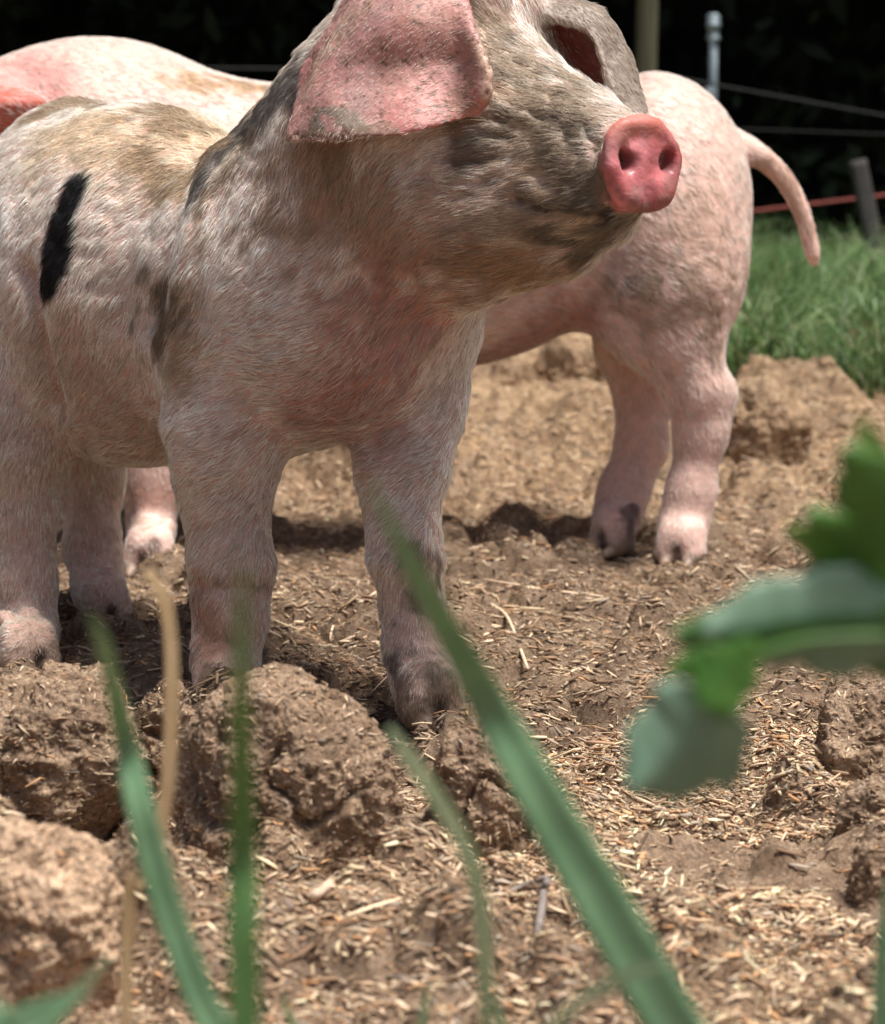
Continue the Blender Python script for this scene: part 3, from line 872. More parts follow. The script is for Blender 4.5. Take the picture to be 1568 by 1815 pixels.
    cols = np.concatenate([np.clip(p.skin, 0.003, 0.9), p.rough[:, None]], 1)
    body = mesh_obj('pig', V, Q, SKIN, None, cols, loc=loc)
    tag(body, 'clean pale pink pig standing behind, rump and thin hanging tail to the right', 'pig', 'pigs')
    fl = flow(S1, [(1200, 200, .8, .5), (1150, 300, .8, .55), (1250, 350, .5, .85), (1150, 420, .8, .5), (1200, 480, .9, .3), (1150, 540, .9, .3), (1250, 600, .5, .85),
                   (1200, 620, .7, .6), (1230, 720, .3, .95), (1230, 800, 0, 1), (1220, 920, 0, 1), (1130, 700, .1, 1), (1110, 850, -.2, 1), (1360, 290, .8, .6), (1420, 380, .3, .9),
                   (950, 540, .9, .3), (200, 130, .9, .2), (100, 200, .8, .5), (400, 160, .95, .2), (268, 900, 0, 1)], [1, 0, -0.35], 0.05)
    bristles('bristle_coat', V, Q, S1.N, body, loc, 150000, fl, 0.0095 * p.len, p.hair, 0.00019, p.keep, 5)
    return S1

FRONT = build_front_pig()
REAR = build_rear_pig()
# ================================================================ soil
rngG = np.random.default_rng(11)
def crumb_list():
    out = []
    for _ in range(5200):
        Y = rngG.uniform(0.8, 4.6); X = rngG.uniform(-0.32 * Y - 0.25, 0.32 * Y + 0.35)
        r = 0.0055 + 0.030 * rngG.random() ** 4.5 * (1.3 if Y > 2.7 else 1.0)
        out.append((X, Y, r, rngG.uniform(0.35, 0.8)))
    for _ in range(260):                      # fist sized broken lumps
        Y = rngG.uniform(0.95, 3.4); X = rngG.uniform(-0.30 * Y, 0.30 * Y + 0.1); r = rngG.uniform(0.014, 0.034) * (1.5 if Y > 2.7 else 1)
        if 1.55 < Y < 2.3 and rngG.random() < 0.6: continue
        out.append((X, Y, r, rngG.uniform(0.35, 0.75)))
    for px, py, w, hgt in ((880, 760, .16, .035), (1000, 700, .13, .05), (900, 660, .12, .045), (1330, 760, .10, .05), (1420, 800, .12, .04), (1500, 760, .10, .05),
                           (1300, 840, .07, .02), (1400, 900, .07, .015), (1200, 1045, .05, .010), (560, 1640, .07, .020), (420, 1720, .06, .022), (700, 1600, .06, .018), (1180, 1480, .06, .008),
                           (260, 1690, .035, .022), (360, 1610, .04, .026), (470, 1560, .04, .016), (820, 1120, .03, .012), (870, 1085, .02, .010)):
        g = G(px, py)
        out.append((g[0], g[1], w * 0.6, hgt / (w * 0.6)))
    return out
CRUMBS = crumb_list()

def terrain(x, y):
    shp = x.shape
    p = np.stack([x.ravel(), y.ravel(), np.zeros(x.size)], 1)
    near = np.exp(-((p[:, 1] - 2.4) / 2.6) ** 4)
    z = 0.012 * fbm(p, 2.2, 2, 100)
    z += 0.085 * sstep(2.75, 3.45, p[:, 1] + 0.15 * noise(p, 2.5, 101)) + 0.05 * sstep(3.6, 5.0, p[:, 1])
    # low bank close to the camera, at the foot of the picture
    z += 0.040 * (1 - sstep(0.86, 1.02, p[:, 1])) * sstep(-0.10, 0.08, p[:, 0]) + 0.02 * (1 - sstep(0.9, 1.10, p[:, 1]))
    z += near * (0.008 * fbm(p, 9, 3, 102) + 0.0040 * ridged(p, 26, 3, 103) + 0.0036 * fbm(p, 70, 3, 104) + 0.0016 * noise(p, 260, 107))
    far = sstep(4, 12, np.abs(p[:, 1])) + sstep(3, 10, np.abs(p[:, 0]))
    z += far * 0.05 * fbm(p, 0.5, 2, 105)
    # trodden hollows round the feet
    return (z - 0.006).reshape(shp)

def axis(lo, hi, step, far, grow=1.25):
    a = list(np.arange(lo, hi, step)); s = step
    while a[-1] < far: s *= grow; a.append(a[-1] + s)
    s = step
    while a[0] > -far: s *= grow; a.insert(0, a[0] - s)
    return np.array(a)

def soil_material():
    m, nt, b = new_mat('soil')
    co = nt.nodes.new('ShaderNodeTexCoord').outputs['Object']
    big = noise_tex(nt, 5.0, 4, 0.6, co)
    mid = noise_tex(nt, 55, 6, 0.7, co, 0.4)
    fine = noise_tex(nt, 420, 5, 0.75, co, 0.6)
    mp = nt.nodes.new('ShaderNodeMapping'); mp.inputs['Scale'].default_value = (1, 3.5, 3.5); mp.inputs['Rotation'].default_value = (0, 0, 0.25)
    nt.links.new(co, mp.inputs['Vector'])
    fib = noise_tex(nt, 190, 4, 0.7, mp.outputs[0], 1.2)
    c1 = ramp(nt, mid, [(0.30, (0.15, 0.105, 0.074)), (0.46, (0.38, 0.28, 0.20)), (0.64, (0.58, 0.45, 0.335))])
    c2 = ramp(nt, big, [(0.35, (0.92, 0.88, 0.86)), (0.65, (1.18, 1.12, 1.02))])
    c = mixc(nt, 1.0, c1, c2, 'MULTIPLY')
    c = mixc(nt, 0.75, c, ramp(nt, fine, [(0.32, (0.28, 0.26, 0.25)), (0.5, (0.95, 0.94, 0.92)), (0.72, (1.55, 1.5, 1.42))]), 'MULTIPLY')
    c = mixc(nt, 1.0, c, attr(nt, 'Col').outputs['Color'], 'MULTIPLY')
    c = mixc(nt, 0.6, c, ramp(nt, fib, [(0.34, (0.55, 0.52, 0.5)), (0.52, (1, 1, 1)), (0.70, (1.5, 1.45, 1.36))]), 'MULTIPLY')
    nt.links.new(c, b.inputs['Base Color'])
    b.inputs['Roughness'].default_value = 0.95
    b.inputs['Specular IOR Level'].default_value = 0.15
    n0 = bump(nt, b, mid, 0.8, 0.010)
    n1 = bump(nt, b, fib, 0.9, 0.004, n0)
    bump(nt, b, fine, 0.9, 0.003, n1)
    return m
SOIL = soil_material()

xs = axis(-0.85, 1.15, 0.0034, 60); ys = axis(0.72, 3.7, 0.0034, 60, 1.12)
GX, GY = np.meshgrid(xs, ys, indexing='ij')
GZ = terrain(GX, GY)
def add_crumbs():
    for n_, (X, Y, r, hh) in enumerate(CRUMBS):
        i0, i1 = np.searchsorted(xs, (X - 1.35 * r, X + 1.35 * r)); j0, j1 = np.searchsorted(ys, (Y - 1.35 * r, Y + 1.35 * r))
        if i1 <= i0 or j1 <= j0: continue
        x = GX[i0:i1, j0:j1]; y = GY[i0:i1, j0:j1]
        q = np.stack([x.ravel(), y.ravel(), np.full(x.size, 7.7 * r)], 1)
        w = fbm(q, 0.55 / r, 2, 106 + n_ % 13).reshape(x.shape) * 0.26
        tiltx, tilty = rngG.normal(0, 0.35, 2)
        u = (x - X) / r; v = (y - Y) / r
        # angular lump: superellipse with a sloping top
        d = (np.abs(u * math.cos(n_) + v * math.sin(n_)) ** 2.6 + np.abs(v * math.cos(n_) - u * math.sin(n_)) ** 2.6) ** (1 / 2.6) + w
        GZ[i0:i1, j0:j1] += r * hh * np.clip(1 - d ** 3, 0, 1) ** 0.6 * np.clip(1 + 0.7 * tiltx * u + 0.7 * tilty * v, 0.4, 1.15)
add_crumbs()
nx_, ny_ = GX.shape
ii = np.arange(nx_ * ny_).reshape(nx_, ny_)
GQ = np.stack([ii[:-1, :-1], ii[1:, :-1], ii[1:, 1:], ii[:-1, 1:]], -1).reshape(-1, 4)
GV = np.stack([GX, GY, GZ], -1).reshape(-1, 3)
def soil_tint(V):
    """paler sandy tint at the back and right, darker brown in the middle"""
    d = sstep(2.3, 3.2, V[:, 1] + 0.35 * fbm(V, 3, 3, 300)) * 0.9 + 0.5 * sstep(0.25, 0.6, V[:, 0] + 0.1 * fbm(V, 6, 3, 301)) * (1 - sstep(2.3, 3.2, V[:, 1]))  # paler towards the back and right
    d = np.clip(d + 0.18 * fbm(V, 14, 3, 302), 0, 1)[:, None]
    mid_dark = sstep(1.5, 1.8, V[:, 1]) * (1 - sstep(2.5, 2.9, V[:, 1] + 0.2 * fbm(V, 4, 2, 303))) * (1 - sstep(0.3, 0.6, V[:, 0])) * (0.75 + 0.35 * fbm(V, 9, 3, 304))  # darker brown patch across the middle ground
    d = d * (1 - np.clip(mid_dark, 0, 1))[:, None]
    return (1 - 0.30 * np.clip(mid_dark, 0, 1.2))[:, None] * np.array([[0.98, 0.96, 0.97]]) * (1 - d) + np.array([[1.16, 1.11, 1.02]]) * d
ground = tag(mesh_obj('ground', GV, GQ, SOIL, cols=soil_tint(GV)), 'bare crumbly brown soil rooted up by the pigs', None, None, 'structure')

def ground_z(x, y):
    """bilinear lookup in the finished sheet"""
    x = np.atleast_1d(x); y = np.atleast_1d(y)
    i = np.clip(np.searchsorted(xs, x) - 1, 0, nx_ - 2); j = np.clip(np.searchsorted(ys, y) - 1, 0, ny_ - 2)
    fx = (x - xs[i]) / (xs[i + 1] - xs[i]); fy = (y - ys[j]) / (ys[j + 1] - ys[j])
    return GZ[i, j] * (1 - fx) * (1 - fy) + GZ[i + 1, j] * fx * (1 - fy) + GZ[i, j + 1] * (1 - fx) * fy + GZ[i + 1, j + 1] * fx * fy

# ---------------------------------------------------------------- big clods, each one a thing
def sphere_grid(n):
    """cube sphere, n per edge -> V, quads"""
    V = []; Q = []; key = {}
    t = np.tan(np.linspace(-math.pi / 4, math.pi / 4, n + 1))
    faces = []
    for ax in range(3):
        for s in (-1, 1):
            a, c = np.meshgrid(t, t, indexing='ij')
            q = np.zeros((n + 1, n + 1, 3)); q[..., ax] = s; q[..., (ax + 1) % 3] = a * s; q[..., (ax + 2) % 3] = c
            base = len(V) * (n + 1) ** 2
            V.append(q.reshape(-1, 3)); k = np.arange((n + 1) ** 2).reshape(n + 1, n + 1) + base
            faces.append(np.stack([k[:-1, :-1], k[1:, :-1], k[1:, 1:], k[:-1, 1:]], -1).reshape(-1, 4))
    V = np.vstack(V); Q = np.vstack(faces)
    V /= np.linalg.norm(V, axis=1, keepdims=True)
    k = np.round(V * 1e5).astype(np.int64)
    _, first, inv = np.unique(k, axis=0, return_index=True, return_inverse=True)
    return V[first], inv.ravel()[Q]

CLOD_SURF = []
def clod(px, py_top, py_base, wpx, label, seed, deep=1.0, n=80, lump=1.0, tone=1.0):
    b = G(px, py_base)
    Y = b[1]
    rx = wpx * 0.5 * Y / FPX
    Yc = Y + rx * deep * 0.75
    top = P(px, py_top, Yc)[2]
    bot = -0.03
    c = np.array([P(px, (py_top + py_base) / 2, Yc)[0], Yc, (top + bot) / 2])
    r = np.array([rx, rx * deep, (top - bot) / 2])
    D, Q = sphere_grid(n)
    D = D[:, :]
    rc = np.random.default_rng(seed * 7 + 1)
    cut = np.ones(len(D))
    for _ in range(15):                       # broken faces
        nn = unit(rc.normal(size=3)); dd = D @ nn
        cut = np.minimum(cut, np.where(dd > 0.05, rc.uniform(0.74, 0.95) / np.maximum(dd, 0.05), 9))
    s = D / (np.abs(D) ** 2.2).sum(1)[:, None] ** (1 / 2.2)            # a little blocky
    V = s * cut[:, None] * r * 1.08
    q = V + seed * 3.1
    dn = D
    k = rx
    V = V + dn * (lump * (0.13 * k * fbm(q, 1.0 / k * 0.9, 3, seed) + 0.040 * k * ridged(q, 2.2 / k, 4, seed + 5, 0.6)) + 0.0017 * fbm(q, 70, 2, seed + 9, 0.6) + 0.0013 * fbm(q, 260, 2, seed + 3) - 0.0075 * np.exp(-(fbm(q, 15, 2, seed + 40) / 0.07) ** 2) * sstep(-0.2, 0.3, noise(q, 9, seed + 50)))[:, None]
    V = V + c
    o = mesh_obj('soil_clod', V, Q, SOIL, loc=(c[0], c[1], 0.0), cols=soil_tint(V) * tone * 1.18)
    tag(o, label, 'soil clod', 'clods of rooted up soil')
    CLOD_SURF.append((V, Q))
    return o
clod(95, 1172, 1470, 300, 'rounded soil clod at the left edge hiding the hind foot of the front pig', 1, 0.9, 110)
clod(500, 1212, 1545, 400, 'largest soil clod, broad and round, in front of the near forefoot', 2, 0.8, 130)
clod(300, 1222, 1430, 110, 'small soil clod leaning against the left side of the largest clod', 3, 1.0, 70)
clod(70, 1462, 1790, 300, 'pale soil clod with painted sunlight in the lower left corner', 4, 0.9, 110, 1.0, 1.9)  # lighter tone stands in for sunlight on this clod
clod(850, 1262, 1500, 190, 'dark soil clod right of the largest clod, behind the wide grass blade', 5, 1.0, 90)
clod(1560, 1205, 1400, 220, 'brown soil clod at the right edge below the leafy plant', 6, 1.0, 80)
clod(1565, 1385, 1490, 150, 'flat soil clod at the right edge between two other clods', 7, 1.0, 70)
clod(1572, 1490, 1590, 150, 'lowest soil clod at the right edge above the wood chips', 8, 1.0, 70)
clod(1015, 588, 790, 150, 'shaded grey brown clod under the belly of the rear pig', 9, 0.9, 70)
clod(895, 625, 790, 170, 'sunlit sandy clod beside the far foreleg of the front pig', 10, 0.9, 70)
clod(1350, 686, 860, 180, 'pale sandy clod just right of the rear pig hock', 12, 0.9, 70)
clod(1480, 715, 830, 130, 'low sandy clod at the foot of the grass on the right', 13, 0.9, 70)

# ---------------------------------------------------------------- chips and straw litter
def litter_material():
    m, nt, b = new_mat('litter')
    a = attr(nt, 'Col')
    nt.links.new(a.outputs['Color'], b.inputs['Base Color'])
    b.inputs['Roughness'].default_value = 0.8
    b.inputs['Specular IOR Level'].default_value = 0.2
    return m
LITTER = litter_material()

def slivers(pos, nrm, L, W, T, ang, col, rng, bend=0.15):
    """bent thin chips: 3 stations x 4 corners"""
    n = len(pos)
    nrm = nrm / np.linalg.norm(nrm, axis=1, keepdims=True)
    d = np.stack([np.cos(ang), np.sin(ang), rng.normal(0, 0.25, n)], 1)
    d -= (d * nrm).sum(1)[:, None] * nrm * rng.uniform(0.4, 1.0, n)[:, None]
    d /= np.linalg.norm(d, axis=1, keepdims=True)
    s = np.cross(nrm, d); s /= np.linalg.norm(s, axis=1, keepdims=True) + 1e-9
    u = np.cross(d, s)
    roll = rng.normal(0, 0.5, n)[:, None]
    s, u = s * np.cos(roll) + u * np.sin(roll), u * np.cos(roll) - s * np.sin(roll)
    V = np.zeros((n, 12, 3))
    bz = rng.normal(0, bend, n)[:, None]
    for k, t in enumerate((-0.5, 0, 0.5)):
        c = pos + d * (L * t)[:, None] + u * (L[:, None] * bz * (0.25 - t * t) * 2) + s * (L[:, None] * bz * t * t)
        ww = W * (1.0 if t == 0 else 0.72)
        for q, (a, b_) in enumerate(((-1, -1), (1, -1), (1, 1), (-1, 1))):
            V[:, k * 4 + q] = c + s * (ww * a * 0.5)[:, None] + u * (T * b_ * 0.5)[:, None]
    base = (np.arange(n) * 12)[:, None, None]
    f = [[0, 3, 2, 1], [8, 9, 10, 11]]
    for k in (0, 4):
        for q in range(4):
            f.append([k + q, k + (q + 1) % 4, k + 4 + (q + 1) % 4, k + 4 + q])
    Q = (np.array(f)[None] + base).reshape(-1, 4)
    return V.reshape(-1, 3), Q, np.repeat(col, 12, axis=0)

def build_litter():
    rng = np.random.default_rng(5)
    Vs = []; Qs = []; Cs = []; off = 0
    pal = np.array([(0.34, 0.23, 0.145), (0.48, 0.36, 0.25), (0.25, 0.155, 0.095), (0.58, 0.45, 0.30), (0.11, 0.068, 0.043), (0.42, 0.235, 0.12), (0.28, 0.23, 0.18), (0.54, 0.42, 0.26)])
    def colours(n, bright):
        w = np.array([0.26, 0.20, 0.20, 0.07 + 0.10 * bright, 0.12, 0.05 + 0.06 * bright, 0.08, 0.02 + 0.08 * bright]); w /= w.sum()
        c = pal[rng.choice(len(pal), n, p=w)]
        return np.clip(c * rng.uniform(0.6, 1.45, (n, 1)) * (1.05 + 0.25 * bright), 0.01, 0.85)
    def add(pos, nrm, L, W, T, ang, col, bend=0.15):
        nonlocal off
        V, Q, C = slivers(pos, nrm, L, W, T, ang, col, rng, bend)
        Vs.append(V); Qs.append(Q + off); Cs.append(C); off += len(V)
    def on_ground(n, Y, X, lm, bright):
        z = ground_z(X, Y)
        e = 0.004
        nr = np.stack([-(ground_z(X + e, Y) - z) / e, -(ground_z(X, Y + e) - z) / e, np.ones(n)], 1)
        L = 0.72 * lm * rng.lognormal(0, 0.55, n); W = np.clip(L * rng.uniform(0.08, 0.34, n), 0.0004, 0.0022); T = np.clip(W * 0.4, 0.0002, 0.0008)
        ang = rng.uniform(-1.75, 1.75, n) * rng.random(n) ** 0.4
        add(np.stack([X, Y, z + T * 0.6 + rng.exponential(0.0009, n)], 1), nr, L, W, T, ang, colours(n, bright))
    n = 60000
    Y = 0.82 + 2.6 * rng.random(n) ** 1.35; X = rng.uniform(-0.24, 0.26, n) * Y * 1.15
    on_ground(n, Y, X, 0.0038, 0.0)
    # the thick carpet of wood chips in the right foreground
    n = 90000
    Y = rng.uniform(0.84, 1.72, n); X = 0.02 + 0.44 * rng.random(n) ** 0.8
    keep = (noise(np.stack([X, Y, X * 0], 1), 9, 200) > -0.35)
    on_ground(keep.sum(), Y[keep], X[keep], 0.0056, 1.0)
    n = 30000
    Y = rng.uniform(0.86, 1.40, n); X = rng.uniform(-0.30, 0.06, n)
    on_ground(n, Y, X, 0.0052, 0.4)
    # fibres trodden into the middle ground, larger bits showing
    n = 90000
    Y = rng.uniform(1.45, 3.3, n); X = rng.uniform(-0.22, 0.25, n) * Y * 1.2
    on_ground(n, Y, X, 0.0066, 0.0)
    n = 2600
    Y = 0.9 + 2.4 * rng.random(n) ** 1.3; X = rng.uniform(-0.22, 0.25, n) * Y * 1.2
    on_ground(n, Y, X, 0.020, 0.5)
    # rooting heap at the back, pale fibres
    n = 26000
    Y = rng.uniform(2.6, 4.4, n); X = rng.uniform(-0.6, 1.1, n)
    on_ground(n, Y, X, 0.0085, 0.5)
    for V, Q in CLOD_SURF:
        Nn = vnormals(V, Q)
        A = np.linalg.norm(np.cross(V[Q[:, 2]] - V[Q[:, 0]], V[Q[:, 3]] - V[Q[:, 1]]), axis=1) * (V[Q[:, 0], 2] > 0)
        n = int(min(5000, A.sum() * 0.5 * 60000))
        f = rng.choice(len(Q), n, p=A / A.sum())
        u = rng.random((n, 1))
        pos = V[Q[f, 0]] * (1 - u) + V[Q[f, 2]] * u
        nr = Nn[Q[f, 0]]
        L = 0.0030 * rng.lognormal(0, 0.6, n); W = np.clip(L * rng.uniform(0.10, 0.35, n), 0.0003, 0.0011)
        add(pos + nr * 0.0004, nr, L, W, W * 0.4, rng.uniform(0, 6.28, n), colours(n, 0.1))
    V = np.vstack(Vs); Q = np.vstack(Qs); C = np.vstack(Cs)
    o = mesh_obj('wood_chips', V, Q, LITTER, cols=C, smooth=False)
    tag(o, 'litter of wood chips and straw bits scattered over the soil', 'litter', None, 'stuff')
build_litter()

def stick(name, pts, r, col, label, cat='twig', rough=0.8, flat=1.0, group=None, sides=8):
    """a round or flattened rod along world points"""
    C = crm(np.array(pts), max(8, 6 * len(pts))); n = len(C)
    T = np.gradient(C, axis=0); T /= np.linalg.norm(T, axis=1, keepdims=True)
    up = np.array([0, 0, 1.0]) if abs(T[0][2]) < 0.9 else np.array([1.0, 0, 0])
    S = np.cross(T, up); S /= np.linalg.norm(S, axis=1, keepdims=True); B = np.cross(S, T)
    V = []
    rr = np.interp(np.linspace(0, 1, n), np.linspace(0, 1, len(r)), r) if hasattr(r, '__len__') else np.full(n, r)
    nz = fbm(C, 120, 2, 8) * 0.15 + 1
    for k in range(sides):
        a = 2 * math.pi * k / sides
        V.append(C + (S * math.cos(a) * flat + B * math.sin(a)) * (rr * nz)[:, None])
    V = np.array(V).transpose(1, 0, 2).reshape(-1, 3)
    Q = [[i * sides + k, i * sides + (k + 1) % sides, (i + 1) * sides + (k + 1) % sides, (i + 1) * sides + k] for i in range(n - 1) for k in range(sides)]
    Q += [list(range(sides))[::-1], [(n - 1) * sides + k for k in range(sides)]]
    m, nt, b = new_mat(name + '_surface')
    c = mixc(nt, 1.0, (*col, 1), ramp(nt, noise_tex(nt, 220, 4, 0.6), [(0.3, (0.65, 0.62, 0.6)), (0.7, (1.25, 1.22, 1.18))]), 'MULTIPLY')
    nt.links.new(c, b.inputs['Base Color']); b.inputs['Roughness'].default_value = rough
    loc = C[0]
    o = mesh_obj(name, V, Q, m, loc=loc)
    if label: tag(o, label, cat, group)
    return o
def gp(px, py, lift=0.0):
    g = G(px, py); z = ground_z(g[0], g[1])[0]
    for _ in range(3):
        g = G(px, py, z); z = ground_z(g[0], g[1])[0]
    return np.array([g[0], g[1], z + lift])
stick('twig', [gp(880, 1590, .003), gp(925, 1585, .006), gp(968, 1583, .008)], 0.0019, (0.26, 0.22, 0.20), 'grey snapped twig lying level in the chips beside the wide grass blade')
stick('twig', [gp(968, 1588, .006), gp(966, 1625, .004), gp(952, 1668, .003)], 0.0024, (0.20, 0.17, 0.155), 'grey twig pointing down from the end of the level snapped twig')
stick('twig', [gp(885, 1690, .002), gp(920, 1668, .003), (gp(950, 1655, .004))], 0.0018, (0.27, 0.23, 0.21), 'thin grey twig lying below the two snapped twigs')
stick('twig', [gp(548, 1650, .004), gp(572, 1610, .006), gp(600, 1580, .009)], 0.0028, (0.60, 0.46, 0.34), 'pale bare wood sliver on the soil below the largest clod')
stick('twig', [gp(488, 1612, .004), gp(505, 1640, .006), gp(518, 1670, .004)], 0.0021, (0.20, 0.15, 0.12), 'dark twig beside the pale wood sliver')
b0 = gp(1412, 752)
stick('straw_stalk', [b0 + [0, 0, -.01], b0 + [.003, 0, .015], b0 + [.008, .002, .036]], 0.0024, (0.66, 0.56, 0.42), 'short pale straw stub upright in the sandy heap on the right', 'straw')
stick('straw_stalk', [gp(870, 1085, .01), gp(900, 1120, .012), gp(935, 1180, .008)], 0.0015, (0.62, 0.50, 0.36), 'thin pale straw lying right of the far forefoot', 'straw')
# ================================================================ grass behind, wood and fence
def leafy_material(name, rough=0.5, trans=0.25):
    m, nt, b = new_mat(name)
    a = attr(nt, 'Col')
    nt.links.new(a.outputs['Color'], b.inputs['Base Color'])
    b.inputs['Roughness'].default_value = rough
    b.inputs['Specular IOR Level'].default_value = 0.35
    if trans:
        t = nt.nodes.new('ShaderNodeBsdfTranslucent'); nt.links.new(a.outputs['Color'], t.inputs[0])
        mx = nt.nodes.new('ShaderNodeMixShader'); mx.inputs[0].default_value = trans
        nt.links.new(b.outputs[0], mx.inputs[1]); nt.links.new(t.outputs[0], mx.inputs[2])
        nt.links.new(mx.outputs[0], nt.nodes['Material Output'].inputs['Surface'])
    return m
GRASS = leafy_material('grass_leaf')

def grass_mass(X, Y, Z, H, W, rng, cols, lean):
    n = len(X); K = 5
    az = rng.uniform(0, 2 * math.pi, n)
    d = np.stack([np.cos(az), np.sin(az)], 1)
    face = rng.uniform(0, 2 * math.pi, n)
    s = np.stack([np.cos(face), np.sin(face), np.zeros(n)], 1)
    V = np.zeros((n, K, 2, 3))
    for k in range(K):
        t = k / (K - 1)
        c = np.stack([X, Y, Z], 1)
        c[:, :2] += d * (H * lean * t ** 2.2)[:, None]
        c[:, 2] += H * (t - 0.35 * lean * t ** 3)
        w = W * (1 - t ** 2.5) * 0.5 + 0.00015
        V[:, k, 0] = c - s * w[:, None]; V[:, k, 1] = c + s * w[:, None]
    base = (np.arange(n) * K * 2)[:, None, None]
    f = np.array([[2 * k, 2 * k + 1, 2 * k + 3, 2 * k + 2] for k in range(K - 1)])
    return V.reshape(-1, 3), (f[None] + base).reshape(-1, 4), np.repeat(cols, K * 2, axis=0)

def build_grass():
    rng = np.random.default_rng(8)
    n = 70000
    X = rng.uniform(0.30, 2.6, n); Y = 2.95 + rng.random(n) ** 0.8 * 2.6
    edge = 0.50 + 0.16 * noise(np.stack([Y, Y * 0, Y * 0], 1), 1.6, 61) - 0.05 * (Y - 3.0)
    cl = fbm(np.stack([X, Y, X * 0], 1), 6, 2, 60)
    k = (X > edge - 0.12 * rng.random(n) * (Y > 3.4)) & (Y > 3.55 - 0.85 * (X - 0.45)) & (cl > -0.75)
    X, Y, cl = X[k], Y[k], cl[k]
    m = 60000
    X2 = rng.uniform(-4, 5, m); Y2 = rng.uniform(4.6, 6.2, m); c2 = fbm(np.stack([X2, Y2, X2 * 0], 1), 5, 2, 60)
    kk = (X2 < 0.25) | (X2 > 2.5)
    X2, Y2, c2 = X2[kk], Y2[kk], c2[kk]
    X = np.concatenate([X, X2]); Y = np.concatenate([Y, Y2]); cl = np.concatenate([cl, c2]); n = len(X)
    H = rng.uniform(0.06, 0.17, n) * (1 + 0.75 * cl) * (0.75 + 0.3 * sstep(3.2, 4.6, Y))
    W = rng.uniform(0.002, 0.0045, n)
    g = np.array([(0.11, 0.20, 0.06), (0.18, 0.28, 0.11), (0.065, 0.13, 0.05), (0.30, 0.37, 0.18), (0.40, 0.36, 0.22)])
    c = g[rng.choice(5, n, p=[0.34, 0.30, 0.2, 0.11, 0.05])] * rng.uniform(0.7, 1.25, (n, 1))
    V, Q, C = grass_mass(X, Y, ground_z(X, Y) - 0.004, H, W, rng, c, rng.uniform(0.2, 1.7, n))
    tag(mesh_obj('grass', V, Q, GRASS, cols=C, smooth=False), 'rough sunlit green grass beyond the bare soil on the right', 'grass', None, 'stuff')
    # a few tall wiry stems
build_grass()

def build_wood():
    rng = np.random.default_rng(9)
    m, nt, b = new_mat('wood_foliage')
    a = attr(nt, 'Col'); nt.links.new(a.outputs['Color'], b.inputs['Base Color'])
    b.inputs['Roughness'].default_value = 0.8; b.inputs['Specular IOR Level'].default_value = 0.1
    def leaves(n, lo, hi, size, tone):
        p = rng.uniform(lo, hi, (n, 3))
        k = fbm(p, 1.3, 2, 71) > -0.25
        p = p[k]; n = len(p)
        a = rng.normal(size=(n, 3)); a /= np.linalg.norm(a, axis=1, keepdims=True)
        c = np.cross(a, rng.normal(size=(n, 3))); c /= np.linalg.norm(c, axis=1, keepdims=True)
        d = np.cross(a, c)
        s = size * rng.uniform(0.5, 1.3, (n, 1))
        V = np.stack([p - a * s, p + c * s * 0.45 + d * s * 0.1, p + a * s, p - c * s * 0.45 + d * s * 0.1], 1)
        col = np.array(tone) * rng.uniform(0.5, 1.5, (n, 1))
        return V.reshape(-1, 3), np.arange(n * 4).reshape(n, 4), np.repeat(col, 4, axis=0)
    parts = [leaves(60000, (-6, 6.0, 0.0), (7, 7.6, 2.4), 0.05, (0.010, 0.015, 0.008)),  # near-black leaf tones carry the forest shade in their colour
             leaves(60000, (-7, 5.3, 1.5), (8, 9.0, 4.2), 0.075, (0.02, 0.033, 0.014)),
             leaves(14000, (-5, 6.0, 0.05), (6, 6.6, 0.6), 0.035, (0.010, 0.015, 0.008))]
    # solid dark core blocks, added inside the thicket to keep it dark
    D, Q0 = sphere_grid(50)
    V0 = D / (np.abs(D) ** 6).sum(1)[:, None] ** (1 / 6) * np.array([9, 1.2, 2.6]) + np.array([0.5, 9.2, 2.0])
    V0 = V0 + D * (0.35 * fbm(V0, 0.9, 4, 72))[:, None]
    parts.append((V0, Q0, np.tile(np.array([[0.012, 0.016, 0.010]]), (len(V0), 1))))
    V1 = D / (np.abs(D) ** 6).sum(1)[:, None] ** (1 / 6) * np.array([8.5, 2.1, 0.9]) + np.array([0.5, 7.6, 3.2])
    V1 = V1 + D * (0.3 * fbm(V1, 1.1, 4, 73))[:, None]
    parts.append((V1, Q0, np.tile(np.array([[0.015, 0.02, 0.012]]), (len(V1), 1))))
    Vs, Qs, Cs = [], [], []; off = 0
    for V, Q, C in parts:
        Vs.append(V); Qs.append(Q + off); Cs.append(C); off += len(V)
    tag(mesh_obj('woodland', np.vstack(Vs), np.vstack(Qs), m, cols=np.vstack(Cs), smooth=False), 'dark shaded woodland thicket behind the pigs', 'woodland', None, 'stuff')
build_wood()

